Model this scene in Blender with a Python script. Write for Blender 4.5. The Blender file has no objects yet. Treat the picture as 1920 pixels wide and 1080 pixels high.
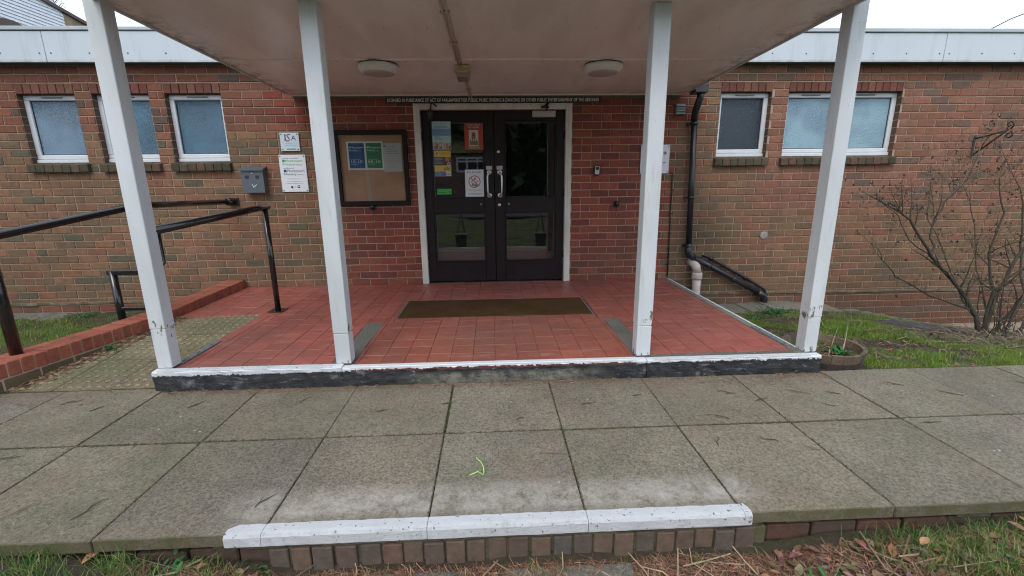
import bpy, bmesh, math, random
import numpy as np
from mathutils import Vector, Matrix
random.seed(7); rng=np.random.default_rng(7)
S=bpy.context.scene
COL=S.collection
# ------------------------------------------------------------------ camera
CAM=np.array([-0.0424,-5.6999,1.2564])
YAW,PIT,ROL=[math.radians(a) for a in (2.4355,-13.223,-0.6566)]
FPX=839.627
fwd=np.array([math.sin(YAW)*math.cos(PIT),math.cos(YAW)*math.cos(PIT),math.sin(PIT)])
rt=np.array([math.cos(YAW),-math.sin(YAW),0.]); up=np.cross(rt,fwd)
RX=rt*math.cos(ROL)+up*math.sin(ROL); UY=-rt*math.sin(ROL)+up*math.cos(ROL)
cd=bpy.data.cameras.new('camera'); cam=bpy.data.objects.new('camera',cd); COL.objects.link(cam)
cd.sensor_width=36; cd.lens=36*FPX/1920; cd.clip_start=.05; cd.clip_end=500
M=Matrix.Identity(4)
for i in range(3):
    M[i][0]=RX[i]; M[i][1]=UY[i]; M[i][2]=-fwd[i]; M[i][3]=CAM[i]
cam.matrix_world=M; S.camera=cam
S.cycles.max_bounces=7; S.cycles.diffuse_bounces=4; S.cycles.glossy_bounces=3; S.cycles.transmission_bounces=3; S.cycles.transparent_max_bounces=6
S.cycles.use_adaptive_sampling=True; S.cycles.adaptive_threshold=.02; S.cycles.filter_width=1.1
S.render.resolution_x=1024; S.render.resolution_y=576
# ------------------------------------------------------------------ light
W=bpy.data.worlds.new('World'); S.world=W; W.use_nodes=True
nt=W.node_tree; nt.nodes.clear()
SUN_EL,SUN_AZ=math.radians(52),math.radians(200)
sky=nt.nodes.new('ShaderNodeTexSky'); sky.sky_type='NISHITA'; sky.sun_disc=False
sky.sun_elevation=SUN_EL; sky.sun_rotation=SUN_AZ; sky.air_density=1.; sky.dust_density=3.; sky.ozone_density=1.
b1=nt.nodes.new('ShaderNodeBackground'); b1.inputs[1].default_value=0.06
nt.links.new(sky.outputs[0],b1.inputs[0])
b2=nt.nodes.new('ShaderNodeBackground')
tc=nt.nodes.new('ShaderNodeTexCoord'); ns=nt.nodes.new('ShaderNodeTexNoise'); ns.inputs['Scale'].default_value=2.2; ns.inputs['Detail'].default_value=3
nt.links.new(tc.outputs['Generated'],ns.inputs['Vector'])
cr=nt.nodes.new('ShaderNodeValToRGB'); nt.links.new(ns.outputs[0],cr.inputs[0])
cr.color_ramp.elements[0].position=.3; cr.color_ramp.elements[0].color=(.70,.80,.92,1)
cr.color_ramp.elements[1].position=.7; cr.color_ramp.elements[1].color=(.86,.92,1.0,1)
nt.links.new(cr.outputs[0],b2.inputs[0]); b2.inputs[1].default_value=.78
ad=nt.nodes.new('ShaderNodeAddShader'); nt.links.new(b1.outputs[0],ad.inputs[0]); nt.links.new(b2.outputs[0],ad.inputs[1])
wo=nt.nodes.new('ShaderNodeOutputWorld'); nt.links.new(ad.outputs[0],wo.inputs[0])
sd=bpy.data.lights.new('sun','SUN'); sd.energy=.6; sd.angle=math.radians(25); sd.color=(1,.96,.9)
so=bpy.data.objects.new('sun',sd); COL.objects.link(so)
# direction the light comes from (azimuth SUN_AZ measured like the sky texture: rotation 0 = +Y, clockwise)
sdv=Vector((math.sin(SUN_AZ)*math.cos(SUN_EL),math.cos(SUN_AZ)*math.cos(SUN_EL),math.sin(SUN_EL)))
so.rotation_euler=sdv.to_track_quat('Z','Y').to_euler()
S.view_settings.view_transform='Standard'; S.view_settings.look='None'
S.view_settings.gamma=1; S.view_settings.use_curve_mapping=False; S.view_settings.exposure=0.76

# ------------------------------------------------------------------ helpers
def lerp(a,b,t): return a+(b-a)*t
def project(p):
    d=np.array(p,float)-CAM; z=d@fwd
    return 960+FPX*(d@RX)/z,540-FPX*(d@UY)/z,z
class MB:
    """collects geometry for ONE mesh object"""
    def __init__(s): s.v=[];s.f=[];s.c=[];s.mi=[];s.m=0;s.col=(1,1,1);s.sm=[];s.smooth=False
    def add(s,vs,fs):
        b=len(s.v); s.v.extend([tuple(v) for v in vs])
        for f in fs:
            s.f.append([b+i for i in f]); s.mi.append(s.m); s.c.append(s.col); s.sm.append(s.smooth)
        return s
    def box(s,x0,x1,y0,y1,z0,z1,b=0.):
        if b<=0:
            vs=[(x,y,z) for x in(x0,x1) for y in(y0,y1) for z in(z0,z1)]
            return s.add(vs,[(0,1,3,2),(4,6,7,5),(0,4,5,1),(2,3,7,6),(0,2,6,4),(1,5,7,3)])
        b=min(b,.45*min(x1-x0,y1-y0,z1-z0))
        X=(x0,x1);Y=(y0,y1);Z=(z0,z1);vs=[];idx={}
        sg=(1,-1)
        for i in(0,1):
            for j in(0,1):
                for k in(0,1):
                    for a in range(3):
                        p=[X[i]+sg[i]*b,Y[j]+sg[j]*b,Z[k]+sg[k]*b]
                        p[a]=(X[i],Y[j],Z[k])[a]
                        idx[(i,j,k,a)]=len(vs); vs.append(tuple(p))
        fs=[]
        for a in range(3):
            o=[t for t in range(3) if t!=a]
            for e in(0,1):
                q=[]
                for (u,w) in((0,0),(1,0),(1,1),(0,1)):
                    k=[0,0,0];k[a]=e;k[o[0]]=u;k[o[1]]=w;q.append(idx[(*k,a)])
                fs.append(q)
        for a in range(3):
            o=[t for t in range(3) if t!=a]
            for u in(0,1):
                for w in(0,1):
                    def K(e,ax):
                        k=[0,0,0];k[a]=e;k[o[0]]=u;k[o[1]]=w;return idx[(*k,ax)]
                    fs.append([K(0,o[0]),K(1,o[0]),K(1,o[1]),K(0,o[1])])
        for i in(0,1):
            for j in(0,1):
                for k in(0,1): fs.append([idx[(i,j,k,a)] for a in range(3)])
        return s.add(vs,fs)
    def poly(s,pts,z0,z1):
        n=len(pts); vs=[(x,y,z0) for x,y in pts]+[(x,y,z1) for x,y in pts]
        return s.add(vs,[list(range(n))[::-1],list(range(n,2*n))]+[(i,(i+1)%n,n+(i+1)%n,n+i) for i in range(n)])
    def tube(s,pts,r,n=8,cap=True):
        pts=[Vector(p) for p in pts]
        if not hasattr(r,'__len__'): r=[r]*len(pts)
        vs=[];up_=None
        for i,p in enumerate(pts):
            if i==0:d=pts[1]-p
            elif i==len(pts)-1:d=p-pts[-2]
            else:d=(pts[i+1]-p).normalized()+(p-pts[i-1]).normalized()
            if d.length<1e-9:d=Vector((0,0,1))
            d.normalize()
            if up_ is None: up_=d.orthogonal().normalized()
            else:
                up_=up_-d*up_.dot(d)
                up_=up_.normalized() if up_.length>1e-6 else d.orthogonal().normalized()
            q=d.cross(up_)
            for k in range(n):
                a=2*math.pi*k/n; vs.append(p+(up_*math.cos(a)+q*math.sin(a))*r[i])
        fs=[]
        for i in range(len(pts)-1):
            for k in range(n): fs.append((i*n+k,i*n+(k+1)%n,(i+1)*n+(k+1)%n,(i+1)*n+k))
        if cap: fs+= [list(range(n))[::-1],[(len(pts)-1)*n+k for k in range(n)]]
        sm=s.smooth; s.smooth=n>5; s.add(vs,fs); s.smooth=sm; return s
    def lathe(s,c,prof,n=24,axis='z'):
        vs=[];cx,cy,cz=c
        for r,h in prof:
            for k in range(n):
                a=2*math.pi*k/n;u,w=r*math.cos(a),r*math.sin(a)
                vs.append((cx+u,cy+w,cz+h) if axis=='z' else ((cx+u,cy-h,cz+w) if axis=='y' else (cx+h,cy+u,cz+w)))
        m=len(prof);fs=[(i*n+k,i*n+(k+1)%n,(i+1)*n+(k+1)%n,(i+1)*n+k) for i in range(m-1) for k in range(n)]
        fs+=[list(range(n))[::-1],[(m-1)*n+k for k in range(n)]]
        sm=s.smooth; s.smooth=True; s.add(vs,fs); s.smooth=sm; return s
    def mesh(s,name):
        me=bpy.data.meshes.new(name); me.from_pydata(s.v,[],s.f); return me
    def build(s,name,mats,parent=None,loc=None,col=None):
        me=bpy.data.meshes.new(name); me.from_pydata(s.v,[],s.f)
        if not isinstance(mats,(list,tuple)): mats=[mats]
        for m in mats: me.materials.append(m)
        if len(mats)>1: me.polygons.foreach_set('material_index',s.mi)
        me.polygons.foreach_set('use_smooth',s.sm)
        a=me.color_attributes.new('Col','FLOAT_COLOR','CORNER')
        cc=[]
        for f,c in zip(s.f,s.c): cc+=list((*c,1.))*len(f)
        a.data.foreach_set('color',cc)
        bm=bmesh.new(); bm.from_mesh(me); bmesh.ops.recalc_face_normals(bm,faces=bm.faces); bm.to_mesh(me); bm.free()
        o=bpy.data.objects.new(name,me); COL.objects.link(o)
        if loc: o.location=loc
        if parent: o.parent=parent
        if col: o.color=(*col,1)
        return o
def np_mesh(name,V,F,mat,cols=None,parent=None,smooth=False):
    """V (n,3), F (m,k) same sized polygons, cols per face (m,3)"""
    me=bpy.data.meshes.new(name); m,k=F.shape
    me.vertices.add(len(V)); me.vertices.foreach_set('co',V.astype(np.float32).ravel())
    me.loops.add(m*k); me.loops.foreach_set('vertex_index',F.astype(np.int32).ravel())
    me.polygons.add(m); me.polygons.foreach_set('loop_start',np.arange(0,m*k,k,dtype=np.int32))
    me.update(calc_edges=True); me.validate()
    if smooth: me.polygons.foreach_set('use_smooth',[True]*m)
    a=me.color_attributes.new('Col','FLOAT_COLOR','CORNER')
    if cols is None: cols=np.ones((m,3))
    c4=np.concatenate([cols,np.ones((m,1))],1)
    a.data.foreach_set('color',np.repeat(c4,k,0).astype(np.float32).ravel())
    me.materials.append(mat)
    o=bpy.data.objects.new(name,me); COL.objects.link(o)
    if parent:o.parent=parent
    return o
def empty(name,loc=(0,0,0)):
    o=bpy.data.objects.new(name,None); o.empty_display_size=.1; COL.objects.link(o); o.location=loc; return o
def tag(o,label=None,cat=None,group=None,kind=None):
    if label:o['label']=label
    if cat:o['category']=cat
    if group:o['group']=group
    if kind:o['kind']=kind
    return o
def adopt(children,parent):
    """parent world-placed children under an empty that stands at its own base"""
    for c in children:
        c.parent=parent; c.matrix_parent_inverse=Matrix.Translation(parent.location).inverted()
    return parent
def thing(name,label,cat,loc=(0,0,0),group=None,kind=None):
    return tag(empty(name,loc),label,cat,group,kind)
class Under:
    """build a part in world coordinates below an Empty"""
def part(mb,name,mats,root,col=None):
    o=mb.build(name,mats,None,None,col); o.parent=root
    p=Matrix.Translation(root.location) if root.type=='EMPTY' else Matrix.Identity(4)
    o.matrix_parent_inverse=p.inverted(); return o

# ------------------------------------------------------------------ materials
def new_mat(name):
    m=bpy.data.materials.new(name); m.use_nodes=True; n=m.node_tree; n.nodes.clear()
    out=n.nodes.new('ShaderNodeOutputMaterial'); p=n.nodes.new('ShaderNodeBsdfPrincipled'); n.links.new(p.outputs[0],out.inputs[0])
    return m,n,p,out
class NT:
    def __init__(s,n): s.n=n; s.pos=None
    def P(s):
        if s.pos is None: s.pos=s.n.nodes.new('ShaderNodeNewGeometry').outputs['Position']
        return s.pos
    def lk(s,a,b): s.n.links.new(a,b)
    def noise(s,scale,detail=4,rough=.55,vec=None,stretch=None,off=None):
        t=s.n.nodes.new('ShaderNodeTexNoise'); t.inputs['Scale'].default_value=scale; t.inputs['Detail'].default_value=detail; t.inputs['Roughness'].default_value=rough
        v=vec or s.P()
        if stretch or off:
            mp=s.n.nodes.new('ShaderNodeMapping'); s.lk(v,mp.inputs[0])
            if stretch: mp.inputs['Scale'].default_value=stretch
            if off: mp.inputs['Location'].default_value=off
            v=mp.outputs[0]
        s.lk(v,t.inputs['Vector']); return t.outputs[0]
    def vor(s,scale,feature='F1',out=0,stretch=None):
        t=s.n.nodes.new('ShaderNodeTexVoronoi'); t.inputs['Scale'].default_value=scale; t.feature=feature
        v=s.P()
        if stretch:
            mp=s.n.nodes.new('ShaderNodeMapping'); s.lk(v,mp.inputs[0]); mp.inputs['Scale'].default_value=stretch; v=mp.outputs[0]
        s.lk(v,t.inputs['Vector']); return t.outputs[out]
    def ramp(s,f,stops):
        r=s.n.nodes.new('ShaderNodeValToRGB'); s.lk(f,r.inputs[0]); e=r.color_ramp.elements
        while len(e)<len(stops): e.new(.5)
        for i,(p,c) in enumerate(stops):
            e[i].position=p; e[i].color=(*c,1) if hasattr(c,'__len__') else (c,c,c,1)
        return r.outputs[0]
    def mix(s,f,a,b,mode='MIX'):
        m=s.n.nodes.new('ShaderNodeMix'); m.data_type='RGBA'; m.blend_type=mode; m.clamp_factor=True
        for sock,val in((m.inputs[0],f),(m.inputs[6],a),(m.inputs[7],b)):
            if hasattr(val,'is_linked') : s.lk(val,sock)
            elif hasattr(val,'__len__'): sock.default_value=(*val,1)
            else:
                if sock.type=='VALUE': sock.default_value=val
                else: sock.default_value=(val,val,val,1)
        return m.outputs[2]
    def math(s,op,a,b=None,clamp=False):
        m=s.n.nodes.new('ShaderNodeMath'); m.operation=op; m.use_clamp=clamp
        for i,v in enumerate((a,b)):
            if v is None: continue
            if hasattr(v,'is_linked'): s.lk(v,m.inputs[i])
            else: m.inputs[i].default_value=v
        return m.outputs[0]
    def xyz(s):
        x=s.n.nodes.new('ShaderNodeSeparateXYZ'); s.lk(s.P(),x.inputs[0]); return x.outputs
    def band(s,v,a,b,soft):
        """1 between a and b"""
        u=s.math('SUBTRACT',v,a); u=s.math('DIVIDE',u,soft,True)
        w=s.math('SUBTRACT',b,v); w=s.math('DIVIDE',w,soft,True)
        return s.math('MULTIPLY',u,w)
    def bump(s,p,h,strength=.3,dist=.01,prev=None):
        b=s.n.nodes.new('ShaderNodeBump'); b.inputs['Strength'].default_value=strength; b.inputs['Distance'].default_value=dist
        s.lk(h,b.inputs['Height'])
        if prev: s.lk(prev,b.inputs['Normal'])
        s.lk(b.outputs[0],p.inputs['Normal']); return b.outputs[0]
    def tint(s):
        a=s.n.nodes.new('ShaderNodeAttribute'); a.attribute_name='Col'
        o=s.n.nodes.new('ShaderNodeObjectInfo')
        return s.mix(1.,a.outputs['Color'],o.outputs['Color'],'MULTIPLY')
def setbase(t,p,c):
    if hasattr(c,'is_linked'): t.lk(c,p.inputs['Base Color'])
    else: p.inputs['Base Color'].default_value=(*c,1)
def simple(name,base,rough=.5,metal=0.,var=.12,scale=30.,bump=0.,bd=.002,spec=.5,coat=0.,tinted=False):
    m,n,p,_=new_mat(name); t=NT(n)
    f=t.noise(scale,4)
    c=t.mix(1.,base,t.ramp(f,[(.3,1-var),(.7,1+var)]),'MULTIPLY')
    if tinted: c=t.mix(1.,c,t.tint(),'MULTIPLY')
    setbase(t,p,c); p.inputs['Roughness'].default_value=rough; p.inputs['Metallic'].default_value=metal
    p.inputs['Specular IOR Level'].default_value=spec; p.inputs['Coat Weight'].default_value=coat
    if bump: t.bump(p,t.noise(scale*3,4),bump,bd)
    return m
MT={}
# bricks: colour comes per brick
def brick_mat(name,stain=True):
    m,n,p,_=new_mat(name); t=NT(n)
    c=t.tint()
    c=t.mix(1.,c,t.ramp(t.noise(28,5,.65),[(.25,.72),(.75,1.3)]),'MULTIPLY')
    c=t.mix(t.ramp(t.noise(9,3,.6,stretch=(1,1,3)),[(.5,0.),(.78,.5)]),c,(.07,.055,.045))
    if stain:
        # soot/lichen patches, algae where the downpipe has leaked, lime runs
        X=t.xyz()
        c=t.mix(t.math('MULTIPLY',t.ramp(t.noise(1.1,4),[(.45,0.),(.7,1.)]),.35),c,(.095,.08,.05))
        leak=t.math('MULTIPLY',t.band(X[0],2.2,3.1,.35),t.band(X[2],-.6,1.1,.5))
        c=t.mix(t.math('MULTIPLY',leak,t.ramp(t.noise(5,4),[(.3,.1),(.7,.8)])),c,(.05,.055,.028))
        c=t.mix(t.ramp(t.noise(60,2,stretch=(1,1,.35)),[(.74,0.),(.8,.6)]),c,(.4,.36,.3))
        c=t.mix(t.math('MULTIPLY',t.math('SUBTRACT',1.,t.math('DIVIDE',t.math('ADD',X[2],.5),1.1,True),True),t.ramp(t.noise(3.5,4,.6),[(.4,0.),(.65,.6)])),c,(.075,.07,.04))
        c=t.mix(t.math('MULTIPLY',t.ramp(t.noise(3.2,4,.7,stretch=(1.6,1,.22)),[(.52,0.),(.7,.45)]),t.band(X[2],-1.,2.4,.3)),c,(.075,.06,.045))
    setbase(t,p,c); p.inputs['Roughness'].default_value=.92; p.inputs['Specular IOR Level'].default_value=.25
    t.bump(p,t.noise(120,5,.7),.5,.004); return m
MT['brick']=brick_mat('brick_clay')
MT['brick2']=brick_mat('brick_clay_plain',False)
def mortar_mat():
    m,n,p,_=new_mat('mortar'); t=NT(n)
    c=t.mix(t.noise(6,5),(.42,.31,.235),(.33,.24,.18))
    X=t.xyz()
    c=t.mix(t.math('MULTIPLY',t.ramp(t.noise(1.3,4),[(.45,0.),(.7,1.)]),.35),c,(.2,.16,.1))
    setbase(t,p,c); p.inputs['Roughness'].default_value=.95; t.bump(p,t.noise(200,4),.5,.003); return m
MT['mortar']=mortar_mat()
def paint_mat():
    """white gloss on timber, chipped in a band near the foot"""
    m,n,p,_=new_mat('white_post_paint'); t=NT(n); X=t.xyz()
    c=t.mix(t.ramp(t.noise(3,4,stretch=(1,1,.3)),[(.35,0.),(.7,1.)]),(.575,.61,.63),(.47,.495,.505))
    c=t.mix(t.ramp(t.noise(22,5,.7,stretch=(1,1,.16)),[(.55,0.),(.72,.6)]),c,(.38,.38,.35))
    c=t.mix(t.ramp(t.noise(70,2),[(.735,0.),(.76,1.)]),c,(.2,.19,.17))
    low=t.band(X[2],.17,.42,.16); foot=t.band(X[2],-.2,.06,.05)
    m1=t.math('MULTIPLY',t.math('MAXIMUM',low,foot),t.ramp(t.noise(26,5,.65,stretch=(1,1,.45)),[(.5,0.),(.56,1.)]))
    m2=t.math('GREATER_THAN',t.math('MULTIPLY',m1,t.ramp(t.noise(7,2),[(.40,0.),(.62,1.)])),.33)
    c=t.mix(m2,c,t.mix(t.noise(60,3,stretch=(1,1,.1)),(.10,.085,.06),(.23,.21,.16)))
    setbase(t,p,c); t.lk(t.math('ADD',t.math('MULTIPLY',m2,.5),.38),p.inputs['Roughness'])
    b=t.bump(p,t.noise(40,4,stretch=(1,1,.25)),.12,.002)
    t.bump(p,t.math('SUBTRACT',1.,m2),.6,.002,b); return m
MT['post']=paint_mat()
def soffit_mat():
    m,n,p,_=new_mat('soffit_paint'); t=NT(n)
    c=t.mix(t.ramp(t.noise(1.4,3,stretch=(2.2,.5,1)),[(.42,0.),(.58,1.)]),(.78,.725,.71),(.88,.83,.815))
    c=t.mix(t.ramp(t.noise(24,5,.7),[(.66,0.),(.78,.7)]),c,(.28,.24,.2))
    c=t.mix(t.ramp(t.noise(75,2),[(.75,0.),(.78,.9)]),c,(.1,.09,.08))
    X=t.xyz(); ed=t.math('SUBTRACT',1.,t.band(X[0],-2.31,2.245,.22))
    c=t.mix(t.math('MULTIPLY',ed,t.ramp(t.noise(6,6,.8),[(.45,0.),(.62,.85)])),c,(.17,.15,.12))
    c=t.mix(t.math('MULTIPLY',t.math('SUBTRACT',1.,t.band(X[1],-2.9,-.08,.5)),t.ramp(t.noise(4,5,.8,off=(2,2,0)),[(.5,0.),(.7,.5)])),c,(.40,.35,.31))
    setbase(t,p,c); p.inputs['Roughness'].default_value=.33; t.bump(p,t.noise(5,3),.12,.01); return m
MT['soffit']=soffit_mat()
def tile_mat():
    m,n,p,_=new_mat('quarry_tile'); t=NT(n)
    c=t.tint(); c=t.mix(1.,c,t.ramp(t.noise(14,5,.65),[(.25,.78),(.75,1.22)]),'MULTIPLY')
    c=t.mix(t.ramp(t.noise(1.3,4),[(.45,0.),(.72,.45)]),c,(.13,.08,.06))
    c=t.mix(t.ramp(t.noise(160,2),[(.7,0.),(.75,.5)]),c,(.45,.3,.26))
    X=t.xyz()
    c=t.mix(t.ramp(t.noise(2.6,5,.7,off=(3,1,0)),[(.44,0.),(.66,.5)]),c,(.20,.085,.065))
    c=t.mix(t.ramp(t.noise(7,5,.75,stretch=(.35,1.6,1),off=(3,4,0)),[(.54,0.),(.70,.55)]),c,(.44,.22,.19))
    c=t.mix(t.ramp(t.noise(38,3,.7),[(.66,0.),(.72,.6)]),c,(.10,.035,.028))
    foot=t.math('MULTIPLY',t.band(X[0],-.7,.75,.5),t.band(X[1],-2.62,-1.5,.4))
    c=t.mix(t.math('MULTIPLY',foot,t.ramp(t.noise(22,5,.8),[(.4,.15),(.62,.65)])),c,(.12,.085,.065))
    setbase(t,p,c); t.lk(t.ramp(t.noise(6,4),[(.3,.28),(.7,.55)]),p.inputs['Roughness']); p.inputs['Specular IOR Level'].default_value=.4
    t.bump(p,t.noise(60,4),.25,.003); return m
MT['tile']=tile_mat()
def grout_mat():
    m,n,p,_=new_mat('grout'); t=NT(n); c=t.mix(t.ramp(t.noise(7,4),[(.42,0.),(.62,1.)]),(.13,.042,.034),(.30,.115,.095))
    setbase(t,p,c); p.inputs['Roughness'].default_value=.9; return m
MT['grout']=grout_mat()
def slab_mat(name,base,moss=.3,white=False):
    m,n,p,_=new_mat(name); t=NT(n)
    c=t.mix(1.,base,t.tint(),'MULTIPLY')
    c=t.mix(1.,c,t.ramp(t.noise(2.3,6,.68),[(.3,.74),(.7,1.22)]),'MULTIPLY')
    c=t.mix(1.,c,t.ramp(t.noise(70,6,.85),[(.34,.35),(.66,1.75)]),'MULTIPLY')
    c=t.mix(t.ramp(t.vor(70,out=0),[(.0,.75),(.22,0.)]),c,(.33,.31,.26))
    c=t.mix(t.ramp(t.noise(95,2,off=(3,1,0)),[(.66,0.),(.7,.75)]),c,(.045,.042,.038))
    c=t.mix(t.ramp(t.noise(1.5,4,off=(5,2,0)),[(.42,0.),(.75,moss)]),c,(.10,.105,.05))
    c=t.mix(t.ramp(t.noise(2.1,4,off=(9,2,0)),[(.52,0.),(.75,.3)]),c,(.20,.13,.09))
    c=t.mix(t.ramp(t.noise(17,3,off=(1,7,0)),[(.745,0.),(.77,.85)]),c,(.5,.5,.46))
    if white:
        # worn white paint overspray along the painted nosing, a real mark on the slabs
        X=t.xyz()
        k=t.math('MULTIPLY',t.band(X[1],-4.2,-3.8,.10),t.band(X[0],-1.28,1.2,.12))
        k=t.math('MULTIPLY',k,t.math('SUBTRACT',1.,t.math('MULTIPLY',t.band(X[1],-4.2,-3.99,.03),.6)))
        k=t.math('MULTIPLY',k,t.ramp(t.noise(9,7,.8),[(.36,.0),(.66,.85)]))
        c=t.mix(k,c,(.42,.39,.35))
    nn=n.nodes.new('ShaderNodeSeparateXYZ'); gn=n.nodes.new('ShaderNodeNewGeometry'); t.lk(gn.outputs['True Normal'],nn.inputs[0])
    c=t.mix(t.math('MULTIPLY',t.math('LESS_THAN',nn.outputs[1],-.6),t.ramp(t.noise(9,4),[(.3,.35),(.65,.9)])),c,(.085,.078,.035))
    setbase(t,p,c); p.inputs['Roughness'].default_value=.88; p.inputs['Specular IOR Level'].default_value=.3
    b=t.bump(p,t.noise(80,5,.8),.9,.006); t.bump(p,t.noise(9,3),.2,.01,b); return m
MT['slab']=slab_mat('concrete_slab',(.162,.144,.113),.25,True)
MT['tactile']=slab_mat('tactile_concrete',(.215,.190,.13),.85)
MT['concrete']=slab_mat('rough_concrete',(.17,.165,.14),.45)
MT['greypatch']=slab_mat('cement_patch',(.115,.112,.098),.1)
def nosing_mat():
    m,n,p,_=new_mat('white_nosing_paint'); t=NT(n)
    c=t.mix(t.noise(8,4),(.68,.70,.715),(.56,.58,.59))
    c=t.mix(t.ramp(t.noise(45,4,.7),[(.62,0.),(.66,1.)]),c,(.15,.14,.12))
    c=t.mix(t.ramp(t.noise(12,6,.8),[(.55,0.),(.72,.55)]),c,(.34,.33,.30))
    setbase(t,p,c); p.inputs['Roughness'].default_value=.8; t.bump(p,t.noise(70,6,.85),1.,.012); return m
MT['nosing']=nosing_mat()
def kerb_paint(name,lo=(.010,.011,.014)):
    m,n,p,_=new_mat(name); t=NT(n); X=t.xyz()
    c=t.mix(t.ramp(t.noise(18,5,.7,stretch=(.5,1,1.6)),[(.4,0.),(.75,1.)]),lo,(.04,.044,.05))
    c=t.mix(t.ramp(t.noise(14,6,.8,stretch=(.5,1,1.8),off=(2,0,1)),[(.57,0.),(.66,.8)]),c,(.22,.23,.22))
    c=t.mix(t.ramp(t.noise(5,3,.6,off=(4,0,1)),[(.62,0.),(.74,.6)]),c,(.30,.34,.38))
    # bare concrete where the paint has gone in the middle of the step
    k=t.math('MULTIPLY',t.band(X[0],-.75,.8,.35),t.band(X[2],-.2,-.045,.03))
    c=t.mix(t.math('MULTIPLY',k,t.ramp(t.noise(13,5,.7),[(.35,.1),(.6,.9)])),c,(.21,.20,.16))
    c=t.mix(t.math('MULTIPLY',t.band(X[2],-.3,-.09,.05),t.ramp(t.noise(11,4),[(.5,0.),(.66,.8)])),c,(.055,.07,.03))
    # ragged lower edge of the white
    w=t.math('GREATER_THAN',t.math('ADD',X[2],t.math('MULTIPLY',t.noise(26,7,.8,stretch=(1,1,.8)),.075)),.014)
    red=t.band(X[0],-1.06,.98,.01)
    c=t.mix(t.math('MULTIPLY',red,t.math('GREATER_THAN',t.math('ADD',X[2],t.math('MULTIPLY',t.noise(30,4),.04)),-.008)),c,(.11,.035,.028))
    c=t.mix(t.math('MULTIPLY',w,t.math('SUBTRACT',1.,red)),c,(.57,.60,.63))
    c=t.mix(t.math('MULTIPLY',red,t.math('GREATER_THAN',t.math('ADD',X[2],t.math('MULTIPLY',t.noise(38,4),.05)),.012)),c,(.7,.7,.69))
    setbase(t,p,c); p.inputs['Roughness'].default_value=.65; t.bump(p,t.noise(50,5,.7,stretch=(.6,1,1.5)),.8,.01); return m
MT['kerbface']=kerb_paint('step_face_paint')
MT['metalwhite']=simple('white_edge_metal',(.60,.63,.655),.35,var=.05,bump=.1)
MT['whitewood']=None
def frame_paint():
    m,n,p,_=new_mat('door_frame_paint'); t=NT(n)
    c=t.mix(t.ramp(t.noise(5,5,.7,stretch=(1,1,.4)),[(.35,0.),(.72,1.)]),(.66,.64,.58),(.50,.48,.42))
    c=t.mix(t.ramp(t.noise(22,5,.7),[(.66,0.),(.74,.8)]),c,(.2,.19,.16))
    setbase(t,p,c); p.inputs['Roughness'].default_value=.5; t.bump(p,t.noise(30,4),.2,.003); return m
MT['doorframe']=frame_paint()
MT['door']=simple('dark_door_paint',(.014,.0095,.011),.38,var=.25,scale=6,bump=.08,spec=.28)
MT['upvc']=simple('white_upvc',(.60,.63,.655),.3,var=.06,scale=8)
def fascia_mat():
    m,n,p,_=new_mat('fascia_board'); t=NT(n); X=t.xyz()
    c=t.mix(t.noise(1.6,4),(.45,.505,.545),(.52,.575,.61))
    c=t.mix(t.ramp(t.noise(5,5,.7,stretch=(1.5,1,.16)),[(.52,0.),(.74,.45)]),c,(.26,.29,.28))
    c=t.mix(t.math('MULTIPLY',t.band(X[2],2.5,2.63,.03),t.ramp(t.noise(8,4),[(.35,.1),(.65,.7)])),c,(.20,.24,.19))
    setbase(t,p,c); p.inputs['Roughness'].default_value=.4; return m
MT['fascia']=fascia_mat()
_=simple('fascia_board',(.47,.525,.565),.4,var=.07,scale=1.6)
MT['fasciacap']=simple('metal_coping',(.38,.42,.44),.4,var=.10,scale=2)
MT['blackmetal']=simple('black_rail_paint',(.010,.010,.011),.16,var=.2,scale=20,bump=.06,coat=.3)
MT['blackplastic']=simple('black_plastic',(.016,.018,.024),.32,var=.3,scale=14,bump=.05)
MT['greymetal']=simple('grey_box_paint',(.085,.10,.125),.42,var=.1)
MT['steel']=simple('brushed_steel',(.62,.6,.57),.3,1.,.08,60)
MT['greysteel']=simple('dull_steel_plate',(.17,.19,.20),.55,.4,.25,40,.2)
MT['alum']=simple('satin_alu',(.45,.44,.41),.45,.6)
MT['roof']=simple('roof_felt',(.08,.08,.08),.9)
MT['screw']=simple('screw_head',(.10,.10,.10),.4,.7)
MT['white']=simple('white_plastic',(.72,.73,.72),.4,var=.05)
MT['diffuser']=simple('opal_diffuser',(.46,.43,.43),.35,var=.05)
MT['yellowed']=simple('yellowed_plastic',(.46,.38,.22),.45,var=.15,scale=18)
MT['greylens']=simple('grey_lens',(.26,.235,.22),.3)
MT['pinkpipe']=simple('painted_conduit',(.47,.40,.37),.5,var=.15)
MT['soilpipe']=simple('faded_grey_pipe',(.50,.43,.39),.5,var=.12,scale=10)
MT['mat']=None
def coir():
    m,n,p,_=new_mat('coir_mat'); t=NT(n)
    c=t.mix(t.noise(60,6,.85),(.022,.012,.006),(.135,.078,.038)); c=t.mix(t.ramp(t.noise(2.5,3),[(.4,0.),(.65,.5)]),c,(.11,.075,.042))
    setbase(t,p,c); p.inputs['Roughness'].default_value=1; p.inputs['Specular IOR Level'].default_value=0; t.bump(p,t.noise(220,3,.8),1.,.01); return m
MT['mat']=coir()
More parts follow.
